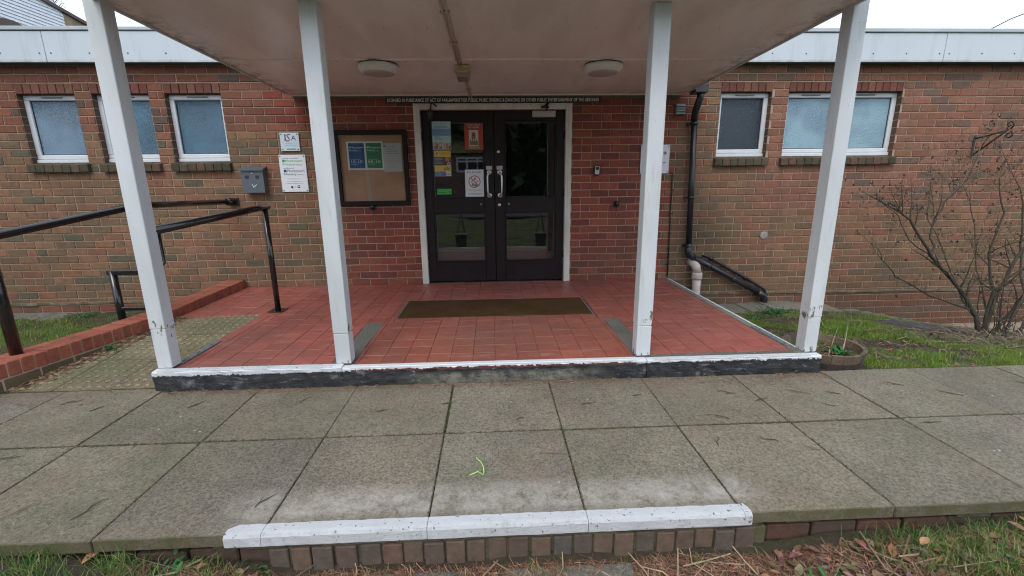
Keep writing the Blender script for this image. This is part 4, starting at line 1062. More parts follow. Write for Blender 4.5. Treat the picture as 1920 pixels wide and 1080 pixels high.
def d6(m,y):
    text(m,'PLEASE',-.335,-.162,1.378,1.398,y,BK); R_=.075; cx,czz=-.25,1.275; n=36
    vs=[];
    for k in range(n):
        a_=2*math.pi*k/n; vs+= [(cx+R_*math.cos(a_),y,czz+R_*math.sin(a_)),(cx+(R_-.010)*math.cos(a_),y,czz+(R_-.010)*math.sin(a_))]
    m.col=(.30,.05,.045); m.add(vs,[(2*k,2*k+1,(2*k+3)%(2*n),(2*k+2)%(2*n)) for k in range(n)])
    for (dx,dz_,r_,c_) in((.005,.035,.016,(.5,.22,.2)),(-.035,0,.013,(.5,.4,.36)),(.035,.005,.012,(.5,.3,.27)),(-.02,-.035,.017,(.25,.2,.18)),(.012,-.045,.016,(.15,.12,.1))):
        m.col=c_; m.lathe((cx+dx,y+.0005,czz+dz_),[(r_,0),(r_,.0006)],10,'y')
    m.col=(.26,.04,.04); q=.7071*R_; m.add([(cx-q-.004,y-.001,czz+q-.004),(cx-q+.004,y-.001,czz+q+.004),(cx+q+.004,y-.001,czz-q+.004),(cx+q-.004,y-.001,czz-q-.004)],[(0,1,2,3)])
    text(m,'NO PEANUTS',-.325,-.17,1.165,1.178,y,BK); text(m,'or',-.26,-.245,1.145,1.154,y,BK); text(m,'NUT PRODUCTS',-.335,-.16,1.118,1.134,y,BK)
poster('allergy_sign','white notice headed PLEASE with a crossed red circle beside the left door handle',-.365,-.135,1.092,1.420,.0435,(.60,.62,.64),d6,None,'sign')
def d7(m,y):
    flat(m,-.715,-.54,1.125,1.19,y,(.04,.36,.05)); text(m,'FOOD HYGIENE RATING',-.705,-.56,1.172,1.182,y-.001,(.02,.12,.03)); flat(m,-.705,-.60,1.14,1.152,y-.001,(.02,.16,.03)); text(m,'0',-.572,-.552,1.135,1.168,y-.001,(.02,.05,.02))
poster('rating_sticker','bright green rectangular sticker low in the upper left door glass',-.722,-.533,1.115,1.208,.0445,(.015,.02,.015),d7,None,'sticker')
# small lantern-like sensor over the left leaf
t=thing('door_sensor','small black drooping lamp on a bent arm over the left door','lamp',(-.70,-.03,2.1))
m=MB(); m.lathe((-.745,-.045,2.02),[(.006,-.03),(.028,-.015),(.036,.03),(.034,.075),(.018,.09)],16); part(m,'head',MT['blackplastic'],t)
m=MB(); m.tube([(-.74,-.045,2.105),(-.73,-.045,2.165),(-.715,-.03,2.185),(-.69,-.025,2.16),(-.665,-.02,2.145)],.009,7); part(m,'arm',MT['blackplastic'],t)
# vent, key safe, small outlets, disc
t=thing('louvre_vent','small grey louvred square vent high on the brick wall beside the downpipe','vent',(2.265,0,2.03))
m=MB(); m.box(2.203,2.330,-.03,-.003,2.035,2.168,.004); part(m,'frame',MT['greymetal'],t)
for i in range(4):
    z=2.045+i*.030; m=MB(); m.add([(2.213,-.032,z+.024),(2.320,-.032,z+.024),(2.320,-.045,z),(2.213,-.045,z),(2.213,-.030,z+.024),(2.320,-.030,z+.024),(2.320,-.030,z),(2.213,-.030,z)],[(0,1,2,3),(4,7,6,5),(0,4,5,1),(2,6,7,3),(0,3,7,4),(1,5,6,2)]); part(m,'louvre',simple('louvre_grey%d'%i,(.22,.26,.25),.5),t)
t=thing('key_safe','small grey and black key safe fixed to the bricks right of the doors','key safe',(1.27,0,1.34))
m=MB(); m.box(1.228,1.308,-.035,-.002,1.335,1.452,.012); part(m,'body',MT['blackplastic'],t)
m=MB(); m.box(1.240,1.296,-.042,-.034,1.345,1.443,.008); part(m,'cover',MT['alum'],t)
m=MB(); m.box(1.248,1.288,-.046,-.041,1.40,1.433,.003); part(m,'dial_panel',MT['dark'],t)
def outlet(x,lab):
    t=thing('wall_outlet',lab,'outlet',(x,0,.9),'small black outlets on the wall')
    m=MB(); m.box(x-.035,x+.035,-.022,-.002,.95,1.02,.004); m.lathe((x,-.022,.985),[(.03,0),(.03,.02),(.02,.045),(.006,.05)],12,'y'); part(m,'head',MT['blackplastic'],t)
    m=MB(); m.tube([(x,-.03,.955),(x+.008,-.012,.90),(x+.003,-.008,.84),(x+.02,-.008,.80)],.003,5); part(m,'wire',MT['iron'],t)
outlet(-1.51,'small black outlet with a dangling wire under the notice board'); outlet(1.53,'small black outlet with a dangling wire below and right of the key safe')
m=MB(); m.lathe((3.50,-.001,.55),[(.052,0),(.052,.006),(.046,.009),(.02,.009)],20,'y'); tag(m.build('pipe_cap',MT['greylens']),'small round grey cap set in the brickwork right of the downpipe','cap')
t=thing('wall_cable','thin black cable clipped down the bricks left of the downpipe','cable',(2.24,0,.1))
m=MB(); pts=[(2.205,-.004,1.35)]
m.tube([(2.215,-.008,1.36),(2.235,-.012,1.33),(2.23,-.01,1.25),(2.235,-.01,.9),(2.245,-.01,.5),(2.25,-.01,.03)],.007,6); part(m,'cable',MT['blackplastic'],t)
m=MB()
for z in(1.15,.85,.6,.4,.2): m.box(2.225,2.262,-.02,-.002,z-.008,z+.008,.003)
part(m,'clip',MT['blackplastic'],t)
# downpipe
t=thing('downpipe','black plastic downpipe falling beside the porch then slanting to the drain','pipe',(2.45,-.07,-.3))
m=MB(); m.tube([(2.40,-.25,2.32),(2.40,-.25,2.20),(2.385,-.24,2.14),(2.39,-.17,2.07),(2.415,-.10,2.02),(2.425,-.075,1.97)],.040,12); part(m,'swan_neck',MT['blackplastic'],t)
m=MB(); m.box(2.30,2.46,-.32,-.16,2.235,2.33,.01);part(m,'gutter_outlet',MT['blackplastic'],t)
m=MB(); m.tube([(2.425,-.075,2.0),(2.478,-.075,.40)],.036,14); part(m,'pipe',MT['blackplastic'],t)
m=MB(); m.tube([(2.478,-.075,.47),(2.478,-.075,.36),(2.50,-.075,.32),(2.56,-.075,.285)],.042,14); part(m,'bend',MT['blackplastic'],t)
m=MB(); m.tube([(2.53,-.075,.305),(3.50,-.075,-.215)],.036,14); part(m,'pipe',MT['blackplastic'],t)
m=MB(); m.tube([(3.46,-.075,-.195),(3.55,-.075,-.245),(3.565,-.075,-.30),(3.565,-.075,-.40)],.043,14); part(m,'bend',MT['blackplastic'],t)
m=MB()
for z in(1.93,1.05,.44): x=np.interp(z,[.4,2],[2.478,2.425]); m.lathe((x,-.075,z-.015),[(.042,0),(.042,.03)],14); m.box(x-.06,x-.03,-.05,-.002,z-.012,z+.012)
for s_ in(.25,.6): 
    x=lerp(2.53,3.5,s_); zz=lerp(.305,-.215,s_); m.tube([(x-.015,-.075,zz+.008),(x+.015,-.075,zz-.008)],.043,14)
part(m,'collar',MT['blackplastic'],t)
m=MB(); m.tube([(2.70,-.03,.30),(2.75,-.03,.295),(3.40,-.03,-.06),(3.58,-.03,-.17),(3.62,-.03,-.33)],.017,8); 
for s_ in (.1,.35,.6,.85): m.tube([(lerp(2.75,3.4,s_)-.02,-.03,lerp(.295,-.06,s_)+.011),(lerp(2.75,3.4,s_)+.02,-.03,lerp(.295,-.06,s_)-.011)],.024,8)
tag(m.build('overflow_hose',MT['blackplastic']),'thin black ribbed hose lying above the slanting downpipe','pipe')
t=thing('soil_pipe','faded pinkish grey waste pipe coming out of the wall behind the downpipe bend','pipe',(2.62,-.1,-.4))
m=MB(); m.tube([(2.555,.01,.22),(2.565,-.05,.215),(2.59,-.09,.17),(2.605,-.10,.09)],.056,16); part(m,'elbow',MT['soilpipe'],t)
m=MB(); m.lathe((2.607,-.10,.02),[(.064,-.01),(.066,.01),(.066,.05),(.062,.075)],20); part(m,'collar',MT['soilpipe'],t)
m=MB(); m.tube([(2.607,-.10,.05),(2.615,-.10,-.44)],.052,16); part(m,'pipe',MT['soilpipe'],t)
# drain surround
m=MB(); z=-.37
for q in((3.42,3.72,-.22,-.19),(3.42,3.72,-.03,-.004),(3.42,3.45,-.19,-.03),(3.69,3.72,-.19,-.03)): m.box(*q,z-.1,z+.03,.005)
m.box(3.45,3.69,-.19,-.03,z-.12,z-.03)
tag(m.build('drain_gully',MT['concrete']),'square concrete drain gully under the foot of the downpipe','drain')
# scroll bracket
t=thing('hanging_basket_bracket','rusty scrolled iron hanging basket bracket on the right hand brick wall','bracket',(6.1,0,1.5))
m=MB(); m.box(6.087,6.113,-.012,-.002,1.50,1.775,.003); part(m,'wall_plate',MT['iron2'],t)
m=MB(); m.tube([(6.1,-.01,1.735),(6.1,-.20,1.765),(6.1,-.36,1.80)],.009,6); m.tube([(6.1,-.01,1.53),(6.1,-.12,1.61),(6.1,-.26,1.72),(6.1,-.37,1.81)],.011,6); part(m,'arm',MT['iron2'],t)
def spiral(c,r0,r1,a0,turn,n=22): return [(c[0],c[1]-(lerp(r0,r1,i/n))*math.cos(a0+turn*i/n),c[2]+(lerp(r0,r1,i/n))*math.sin(a0+turn*i/n)) for i in range(n+1)]
m=MB(); m.tube(spiral((6.1,-.375,1.86),.048,.012,-1.2,7),.009,6); m.tube(spiral((6.1,-.385,1.745),.045,.012,1.2,-7),.009,6); m.tube(spiral((6.1,-.06,1.60),.035,.01,2.6,-6),.005,6); m.tube([(6.1,-.10,1.60),(6.1,-.13,1.68),(6.1,-.17,1.75)],.005,6); part(m,'scroll',MT['iron2'],t)

# ------------------------------------------------------------------ handrails
t=thing('handrail','black tubular handrail rising from the kerb wall to the bracket on the bricks','handrail',(-3.3,-1.3,.08))
m=MB(); m.box(-3.235,-3.115,-.02,-.002,1.025,1.115,.004); m.tube([(-3.19,-.01,1.07),(-3.20,-.10,1.07)],.042,12); part(m,'wall_flange',MT['blackmetal'],t)
m=MB(); m.tube([(-3.20,-.02,1.07),(-3.26,-1.28,1.09),(-3.29,-1.42,1.085),(-3.52,-2.50,.925),(-3.60,-2.80,.87)],.031,14); part(m,'rail',MT['blackmetal'],t)
m=MB(); m.tube([(-3.56,-2.44,.055),(-3.56,-2.44,.93)],.037,14); part(m,'post',MT['blackmetal'],t)
m=MB(); m.tube([(-3.29,-1.36,.09),(-3.29,-1.36,1.08)],.026,12); part(m,'post',MT['blackmetal'],t)
m=MB(); m.tube([(-3.62,-1.40,-.22),(-3.62,-1.40,.49)],.033,12); m.box(-3.655,-3.28,-1.43,-1.37,.455,.50,.006); m.box(-3.62,-3.28,-1.42,-1.38,.105,.14,.006); part(m,'side_bracket',MT['blackmetal'],t)
t=thing('handrail','black tubular handrail from the tiled floor to the leftmost white post','handrail',(-2.25,-1.17,0))
m=MB(); m.tube([(-2.255,-1.10,1.05),(-2.262,-1.30,1.045),(-2.34,-2.56,.965)],.029,12); part(m,'rail',MT['blackmetal'],t)
m=MB(); m.tube([(-2.257,-1.165,0),(-2.257,-1.165,1.045)],.027,12); part(m,'post',MT['blackmetal'],t)
m=MB(); m.tube([(-2.345,-2.50,.97),(-2.345,-2.50,.74),(-2.35,-2.555,.70)],.014,8); part(m,'bracket',MT['blackmetal'],t)
m=MB(); m.box(-2.335,-2.185,-1.235,-1.095,.001,.008,.001); part(m,'base_plate',MT['blackmetal'],t)

# ------------------------------------------------------------------ barrel planter
bc=(2.60,-2.405); zt=-.035; zb=-.215; r1,r0=.285,.245
t=thing('barrel_planter','half oak barrel planter beside the far right post on the grass','planter',(bc[0],bc[1],zb))
NS=22
def ring(m,a0,a1,ra,rb,z0,z1,th,seg=3):
    vs=[]
    for i in range(seg+1):
        a=lerp(a0,a1,i/seg)
        for r,z in((ra,z0),(rb,z1),(rb-th,z1),(ra-th,z0)): vs.append((bc[0]+r*math.cos(a),bc[1]+r*math.sin(a),z))
    fs=[(i*4+k,i*4+(k+1)%4,(i+1)*4+(k+1)%4,(i+1)*4+k) for i in range(seg) for k in range(4)]+[(0,1,2,3),(seg*4+3,seg*4+2,seg*4+1,seg*4)]
    m.add(vs,fs)
for i in range(NS):
    a0=2*math.pi*i/NS; a1=2*math.pi*(i+1)/NS; m=MB(); ring(m,a0+.006,a1-.006,r0,r1+random.uniform(-.001,.002),zb,zt+random.uniform(-.004,.003),.026)
    k=random.uniform(.7,1.25); part(m,'stave',MT['oak'],t,col=(k,k*.97,k*.92))
for z0,z1 in((-.155,-.105),(-.225,-.195)):
    m=MB(); f=lambda z:lerp(r0,r1,(z-zb)/(zt-zb))+.003
    ring(m,0,2*math.pi,f(z0),f(z1),z0,z1,.003,40); part(m,'hoop',MT['iron'],t)
m=MB(); n=18
vs=[(bc[0],bc[1],zt-.045)]+[(bc[0]+.262*math.cos(2*math.pi*i/n),bc[1]+.262*math.sin(2*math.pi*i/n),zt-.055+random.uniform(-.01,.015)) for i in range(n)]
m.add(vs,[(0,1+i,1+(i+1)%n) for i in range(n)]); part(m,'soil',MT['soil'],t)
def leafgeo(m,p,d,w,l,up_=.3,curl=.15):
    """folded leaf blade"""
    d=Vector(d).normalized(); q=d.cross(Vector((0,0,1)));
    if q.length<1e-3:q=Vector((1,0,0))
    q.normalize(); p=Vector(p); nrm=q.cross(d)
    pts=[]
    for s,ww in((0,.15),(.3,.9),(.6,1.),(.85,.55),(1,.04)):
        c=p+d*(l*s)+nrm*(-curl*l*s*s); pts+= [c-q*w*ww*.5+nrm*w*.15*ww,c,c+q*w*ww*.5+nrm*w*.15*ww]
    m.add(pts,[(i*3+k,i*3+k+1,i*3+k+4,i*3+k+3) for i in range(4) for k in(0,1)])
tp=thing('potted_plant','small green leafy plant with one dry white stalk in the barrel planter','plant',(2.66,-2.5,-.09))
m=MB()
for i in range(26):
    a=random.uniform(0,6.28); e=random.uniform(.2,1.1); m.col=random.choice([(.03,.13,.03),(.04,.17,.04),(.05,.15,.05)])
    leafgeo(m,(2.66+random.uniform(-.05,.05),-2.50+random.uniform(-.05,.05),-.09+random.uniform(0,.03)),(math.cos(a)*math.cos(e),math.sin(a)*math.cos(e),math.sin(e)),.03,random.uniform(.04,.075))
part(m,'leaves',MT['grass'],tp)
m=MB(); m.col=(.45,.38,.28); m.tube([(2.70,-2.49,-.09),(2.71,-2.49,.03),(2.715,-2.485,.16)],[.007,.004,.001],5); m.tube([(2.62,-2.47,-.09),(2.625,-2.47,.0),(2.66,-2.46,.13)],[.0025,.002,.001],4); m.tube([(2.50,-2.60,-.09),(2.505,-2.60,.0)],[.005,.003],4); part(m,'dry_stalk',MT['litter'],tp)

# ------------------------------------------------------------------ slate cover
zc=float(ground_z(np.array(4.6),np.array(-1.15)))
m=MB(); m.poly([(4.23,-1.16),(4.52,-.98),(5.05,-1.22),(4.95,-1.48),(4.45,-1.42)],-.02,.012)
gzf=lambda x,y: float(ground_z(np.array(x),np.array(y)))
m.v=[(x,y,z+gzf(x,y)+.012) for x,y,z in m.v]
tag(m.build('slate_slab',MT['slate']),'dark slate slab lying flat in the soil near the bare shrub','slab')

# ------------------------------------------------------------------ bare shrub
sh=thing('bare_shrub','leafless twiggy shrub with dark seed heads against the right hand wall','shrub',(4.95,-1.5,-.32))
bz=-.33
trunk=MB(); twigs=MB(); heads=MB()
def grow(p,d,r,l,depth,budget=[0]):
    pts=[Vector(p)]; rad=[r]; d=Vector(d).normalized(); n=max(3,int(l/.07))
    for i in range(n):
        d=(d+Vector((random.gauss(0,.13),random.gauss(0,.10),random.gauss(0,.13)+.02))).normalized()
        q=pts[-1]+d*(l/n)
        if q.y>-.06: q.y=-.06; d.y=-abs(d.y)*.3
        pts.append(q); rad.append(r*(1-.75*(i+1)/n))
    tgt=trunk if r>.0045 else twigs
    tgt.col=random.choice([(1.1,1.05,.9),(.8,.78,.7),(.6,.6,.6),(1.5,1.4,1.1),(2.3,2.1,1.6)]) if r<=.0055 else (.62,.62,.6)
    tgt.tube(pts,rad,6 if r>.006 else 3,cap=False)
    if depth>0:
        k=random.randint(4,6) if depth>1 else random.randint(3,5)
        for _ in range(k):
            i=random.randint(max(1,int(n*.2)),n); b=(pts[i]-pts[i-1]).normalized()
            side=Vector((random.uniform(-1,1),random.uniform(-.7,.5),random.uniform(-.5,.9))).normalized()
            grow(pts[i],b*.6+side*.85,max(.0012,rad[i]*.55),l*random.uniform(.38,.68),depth-1)
    elif random.random()<.16:
        e=pts[-1]; s_=random.uniform(.005,.011); heads.col=random.choice([(.03,.02,.018),(.05,.025,.02),(.07,.04,.025)])
        for _ in range(3):
            o_=Vector((random.gauss(0,.006),random.gauss(0,.006),random.gauss(0,.006)))+e
            heads.add([o_+Vector(v)*s_ for v in((1,0,0),(-1,0,0),(0,1,0),(0,-1,0),(0,0,1),(0,0,-1))],[(0,2,4),(2,1,4),(1,3,4),(3,0,4),(2,0,5),(1,2,5),(3,1,5),(0,3,5)])
def stem(path,r,depth=2,nb=7,l=.7):
    P_=[Vector(a) for a in path]; pts=[]
    for i in range(len(P_)-1):
        for s_ in(0,.33,.66): pts.append(P_[i].lerp(P_[i+1],s_)+Vector((random.gauss(0,.008),random.gauss(0,.01),random.gauss(0,.008))))
    pts.append(P_[-1]); n=len(pts); rad=[r*(1-.72*i/n) for i in range(n)]
    trunk.col=(.6,.6,.58); trunk.tube(pts,rad,7,cap=False)
    for _ in range(nb):
        i=random.randint(int(n*.3),n-1); b=(pts[i]-pts[i-1]).normalized(); side=Vector((random.uniform(-1,.8),random.uniform(-.6,.5),random.uniform(-.3,1))).normalized()
        grow(pts[i],b*.6+side*.8,rad[i]*.6,l*random.uniform(.5,1.),depth)
    grow(pts[-1],pts[-1]-pts[-2],rad[-1],l*.7,depth)
B0=(5.02,-1.5,bz-.05)
stem([B0,(4.98,-1.45,-.15),(4.83,-1.36,.12),(4.52,-1.3,.45),(4.36,-1.27,.70),(4.18,-1.25,.90),(4.0,-1.2,1.0)],.024,2,14,.45)
stem([(4.5,-1.3,.48),(4.55,-1.2,.75),(4.75,-1.1,1.0),(5.0,-1.05,1.25),(5.1,-1.0,1.5)],.012,2,10,.5)
stem([(4.90,-1.42,-.08),(4.55,-1.33,.05),(4.15,-1.3,.25),(4.0,-1.3,.45),(3.9,-1.25,.58)],.010,2,5,.3)
stem([B0,(5.08,-1.45,.1),(5.02,-1.4,.5),(5.1,-1.35,.9),(5.05,-1.3,1.25)],.016,2,16,.5)
stem([B0,(5.15,-1.45,.1),(5.3,-1.4,.45),(5.6,-1.35,.8),(5.75,-1.3,1.0),(5.8,-1.2,1.15)],.019,2,14,.42)
stem([(5.12,-1.5,bz),(5.35,-1.5,.0),(5.6,-1.45,.3),(5.9,-1.4,.65),(6.2,-1.3,.9)],.020,2,12,.42)
stem([(5.2,-1.55,bz),(5.35,-1.5,.1),(5.45,-1.3,.6),(5.5,-1.2,1.0),(5.45,-1.0,1.4)],.013,2,14,.5)
stem([(4.55,-1.3,.42),(4.42,-1.1,.62),(4.35,-1.0,.85),(4.2,-.9,1.05)],.008,2,8,.4)
stem([(5.25,-1.6,bz),(5.6,-1.6,-.1),(6.0,-1.55,.15),(6.3,-1.5,.5)],.015,2,14,.5)
stem([(5.05,-1.5,bz),(4.95,-1.3,.0),(4.9,-1.1,.4),(4.8,-.9,.8),(4.85,-.8,1.1)],.009,2,10,.45)
stem([(5.05,-1.5,bz),(5.2,-1.3,.0),(5.22,-1.1,.4),(5.3,-.9,.9),(5.2,-.8,1.2)],.009,2,10,.45)
for _ in range(30):
    a=random.uniform(4.6,6.3); st=Vector((a*.35+5.1*.65+random.gauss(0,.1),-1.5+random.gauss(0,.12),bz)); grow(st,(( a-5.2)*.7,random.uniform(-.3,.35),.75),.006,random.uniform(.4,.85),1)
part(trunk,'stems',MT['bark'],sh); tag(part(twigs,'twigs',MT['bark'],sh),kind='stuff'); tag(part(heads,'seed_heads',MT['litter'],sh),kind='stuff')

# ------------------------------------------------------------------ grass, weeds, litter
def blades(name,n,xr,yr,hr,wr,zfun,dens,cols,label_cat=None,lean=.6,extra=None):
    X=[];Y=[]
    tot=0
    while tot<n:
        x=rng.uniform(*xr,n);y=rng.uniform(*yr,n); k=rng.random(n)<dens(x,y); X.append(x[k]);Y.append(y[k]); tot+=k.sum()
        if len(X)>40: break
    x=np.concatenate(X)[:n]; y=np.concatenate(Y)[:n]; n=len(x)
    z=zfun(x,y); h=rng.uniform(*hr,n)*(.55+.75*rng.random(n)); w=rng.uniform(*wr,n)
    a=rng.uniform(0,2*np.pi,n); ln_=rng.uniform(.15,1.,n)*lean*h; b=rng.uniform(0,2*np.pi,n)
    dx,dy=np.cos(a)*ln_,np.sin(a)*ln_; qx,qy=-np.sin(b)*w/2,np.cos(b)*w/2
    V=np.zeros((n,5,3))
    for k,(s,hh,ww) in enumerate(((0,0,1),(.35,.6,.75))):
        V[:,2*k]=np.stack([x+dx*s-qx*ww,y+dy*s-qy*ww,z+h*hh],1); V[:,2*k+1]=np.stack([x+dx*s+qx*ww,y+dy*s+qy*ww,z+h*hh],1)
    V[:,4]=np.stack([x+dx,y+dy,z+h*(1-.25*ln_/h)],1)
    base=np.arange(n)[:,None]*5
    F=np.concatenate([base+np.array([[0,1,3]]),base+np.array([[0,3,2]]),base+np.array([[2,3,4]])],0)
    C=np.array(cols)[rng.integers(0,len(cols),n)]*rng.uniform(.75,1.25,(n,1))
    C=np.concatenate([C,C,C],0)
    return np_mesh(name,V.reshape(-1,3),F,MT['grass'],C)
def gz(x,y): return ground_z(x,y)+.012*nz(x*3,y*3)-.004
GC=[(.14,.27,.03),(.19,.31,.045),(.10,.21,.025),(.24,.32,.05),(.30,.30,.10),(.13,.23,.03)]
def dR(x,y):
    d=np.clip(.30+1.1*nz(x*1.1,y*1.3)+.6*nz(x*3.1,y*2.7),0.02,1)
    # band of lawn from the downpipe foot to the pavement; litter near the wall and under the shrub
    wallk=np.clip((-y-.45)/.35,0,1)
    shr=np.clip(np.hypot((x-5.3)/1.3,(y+1.35)/.75)-.55,0,1)
    out=d*wallk*shr
    out=np.where((np.hypot(x-bc[0],y-bc[1])<.30)|(x<2.3)|((y>-1.55)&(y<-.95)&(x>4.2)&(x<5.05)),0,out)
    return out
o=blades('grass',46000,(2.28,7.2),(-2.70,-.35),(.018,.05),(.002,.0042),gz,dR,GC); tag(o,'short patchy lawn between the porch and the bare shrub','grass',kind='stuff')
o=blades('grass',2600,(2.45,6.5),(-2.66,-1.2),(.05,.09),(.0025,.0045),gz,lambda x,y:np.clip(nz(x*2.3,y*2.9)*2-.6,0,1)*dR(x,y),GC+[(.07,.2,.05)]); tag(o,'taller tufts in the patchy lawn right of the porch','grass',kind='stuff')
o=blades('grass',20000,(-7.5,-3.42),(-2.9,-.2),(.025,.06),(.002,.0045),gz,lambda x,y:np.clip(.7+nz(x,y),0,1)*np.clip((-y-.15)/.3,0,1)*((x<-3.42-.17*np.clip(-1.4-y,0,2))),GC); tag(o,'green grass behind the ramp kerb wall at the left edge','grass',kind='stuff')
def dF(x,y):
    e=np.clip((x-1.2)/.6,0,1)+np.clip((-1.05-x)/.35,0,1)*1.2
    d=np.clip(.35+1.0*nz(x*2.2,y*2.5),0.05,1)
    return np.clip(d*e,0.0,1)*np.clip((-4.085-y)/.02,0,1)
FC=[(.08,.17,.03),(.12,.22,.045),(.07,.15,.03),(.18,.23,.07),(.26,.25,.11),(.07,.19,.045)]
o=blades('grass',30000,(-4,4),(-5.0,-4.08),(.035,.09),(.002,.0042),gz,dF,FC,lean=1.1); tag(o,'rough grass along the front edge of the paving at the bottom','grass',kind='stuff')
o=blades('grass',900,(-4,4),(-4.6,-4.12),(.09,.16),(.0025,.0042),gz,lambda x,y:np.clip(nz(x*2.5,y*3)*2.2-.7,0,1)*np.where((x>1.45)|(x<-1.5),1,0),FC,lean=.9); tag(o,'long arching grass blades at the bottom corners of the garden edge','grass',kind='stuff')
o=blades('grass',700,(-.8,1.1),(-4.7,-4.11),(.03,.07),(.002,.004),gz,lambda x,y:np.clip(nz(x*6,y*6)*3-1.2,0,1),FC,lean=.9); tag(o,'few thin grass tufts in the needle litter below the white step','grass',kind='stuff')
o=blades('grass',14000,(-8,8),(-12,-5.0),(.05,.10),(.006,.012),gz,lambda x,y:np.ones_like(x),FC); tag(o,'open lawn in front of the paving, nearer than the photograph shows','grass',kind='stuff')
# moss and weeds in the joints
def sticks(name,n,sample,lr,wr,cols,zoff=.002,mat='litter',curve=.3,fn=gz,tilt=.1):
    x,y=sample(n); L_=rng.uniform(*lr,n); a=rng.uniform(0,2*np.pi,n); w=rng.uniform(*wr,n)
    z=fn(x,y)+zoff
    c=rng.normal(0,curve,n)*L_; V=np.zeros((n,6,3))
    for k,s in enumerate((-.5,0,.5)):
        px=x+np.cos(a)*L_*s-np.sin(a)*c*(.25-s*s); py=y+np.sin(a)*L_*s+np.cos(a)*c*(.25-s*s)
        pz=z+np.abs(rng.normal(0,tilt,n))*L_*(.3+s*.6)
        V[:,2*k]=np.stack([px-np.sin(a)*w/2,py+np.cos(a)*w/2,pz],1); V[:,2*k+1]=np.stack([px+np.sin(a)*w/2,py-np.cos(a)*w/2,pz+w*.4],1)
    b=np.arange(n)[:,None]*6
    F=np.concatenate([b+np.array([[0,1,3,2]]),b+np.array([[2,3,5,4]])],0); C=np.array(cols)[rng.integers(0,len(cols),n)]*rng.uniform(.7,1.3,(n,1)); C=np.concatenate([C,C],0)
    return np_mesh(name,V.reshape(-1,3),F,MT[mat],C)
ND=[(.20,.085,.05),(.15,.065,.04),(.24,.12,.065),(.27,.18,.11),(.10,.06,.04)]
flatz=lambda x,y:np.full_like(x,ZG+.001)
def s_front(n):
    x=rng.uniform(-1.6,2.9,n); y=-4.12-np.abs(rng.normal(0,.25,n)); return x,y
o=sticks('pine_needles',17000,s_front,(.03,.09),(.0014,.0028),ND,.006,tilt=.25); tag(o,'brown needle litter on the ground below the white painted step','litter',kind='stuff')
def s_kerb(n):
    x=rng.uniform(-2.3,2.4,n); y=-2.725-np.abs(rng.normal(0,.045,n))*(1+1.5*(np.abs(x-1.5)<.5)); return x,y
o=sticks('pine_needles',1500,s_kerb,(.02,.06),(.0014,.0026),ND,.001,fn=flatz,tilt=.08); tag(o,'reddish needle litter collected at the foot of the porch step','litter',kind='stuff')
def s_joint(n):
    j=rng.integers(0,3,n); x=rng.uniform(-5,5,n); y=np.where(j<2,-3.385+rng.normal(0,.006,n),rng.uniform(-4.08,-2.75,n))
    x=np.where(j==2,(-.34+.6765*np.round((x+.34)/.6765))+rng.normal(0,.004,n),x); return x,y
m_=nz(np.array([0.]),np.array([0.]))
o=sticks('joint_moss',5200,s_joint,(.006,.022),(.003,.007),[(.05,.06,.015),(.07,.075,.02),(.04,.035,.02),(.09,.07,.04)],-.004,fn=flatz,tilt=.2); tag(o,'moss and debris in the joints of the paving slabs','moss',kind='stuff')
def s_rampedge(n):
    y=rng.uniform(-2.65,-1.3,n); x=np.interp(-y,[1.38,1.9,2.5,3.15],[-3.17,-3.30,-3.44,-3.6])+np.abs(rng.normal(0,.06,n)); return x,y
rfz=lambda x,y:np.where(y<-2.66,ZG,-(np.clip(-1.27-y,0,1.39))*SL)+.002
o=sticks('leaf_litter',1600,s_rampedge,(.015,.05),(.002,.008),ND+[(.16,.11,.06)],.002,fn=rfz,tilt=.15); tag(o,'dry leaf litter along the kerb wall side of the ramp','litter',kind='stuff')
def s_ramp(n): return rng.uniform(-3.3,-2.4,n),rng.uniform(-2.95,-1.3,n)
o=sticks('leaf_litter',260,s_ramp,(.01,.05),(.0015,.005),ND,.003,fn=rfz,tilt=.1); tag(o,'scattered bits of litter on the tactile paving of the ramp','litter',kind='stuff')
def s_slab(n): return rng.uniform(-3.6,4.6,n),rng.uniform(-4.05,-2.8,n)
o=sticks('needle_scatter',420,s_slab,(.01,.045),(.0012,.0022),ND+[(.05,.04,.03)],.001,fn=flatz,tilt=.05); tag(o,'thin scatter of needles over the paving slabs','litter',kind='stuff')
def s_gard(n):
    x=rng.uniform(2.35,6.8,n); y=rng.uniform(-2.72,-.2,n); return x,y
o=sticks('leaf_litter',3600,s_gard,(.02,.07),(.0015,.004),[(.16,.12,.07),(.10,.07,.045),(.20,.16,.10),(.06,.045,.03)],.006,tilt=.25); tag(o,'dead stalks and debris across the right hand garden bed','litter',kind='stuff')
o=sticks('leaf_litter',1500,lambda n:(5.2+rng.normal(0,.75,n),np.clip(-1.9+rng.normal(0,.35,n),-2.7,-.6)),(.08,.30),(.0025,.005),[(.16,.12,.08),(.10,.075,.055),(.22,.18,.12),(.07,.055,.045)],.012,tilt=.35,curve=.5); tag(o,'tangle of dead stems on the ground under the bare shrub','litter',kind='stuff')
o=sticks('dead_stems',90,lambda n:(rng.uniform(-1.4,2.9,n),-4.13-np.abs(rng.normal(0,.16,n))),(.12,.38),(.0035,.0065),[(.22,.16,.09),(.16,.11,.065),(.28,.22,.13)],.018,tilt=.12,curve=.7); tag(o,'long dead stems lying in the litter along the front of the paving','litter',kind='stuff')
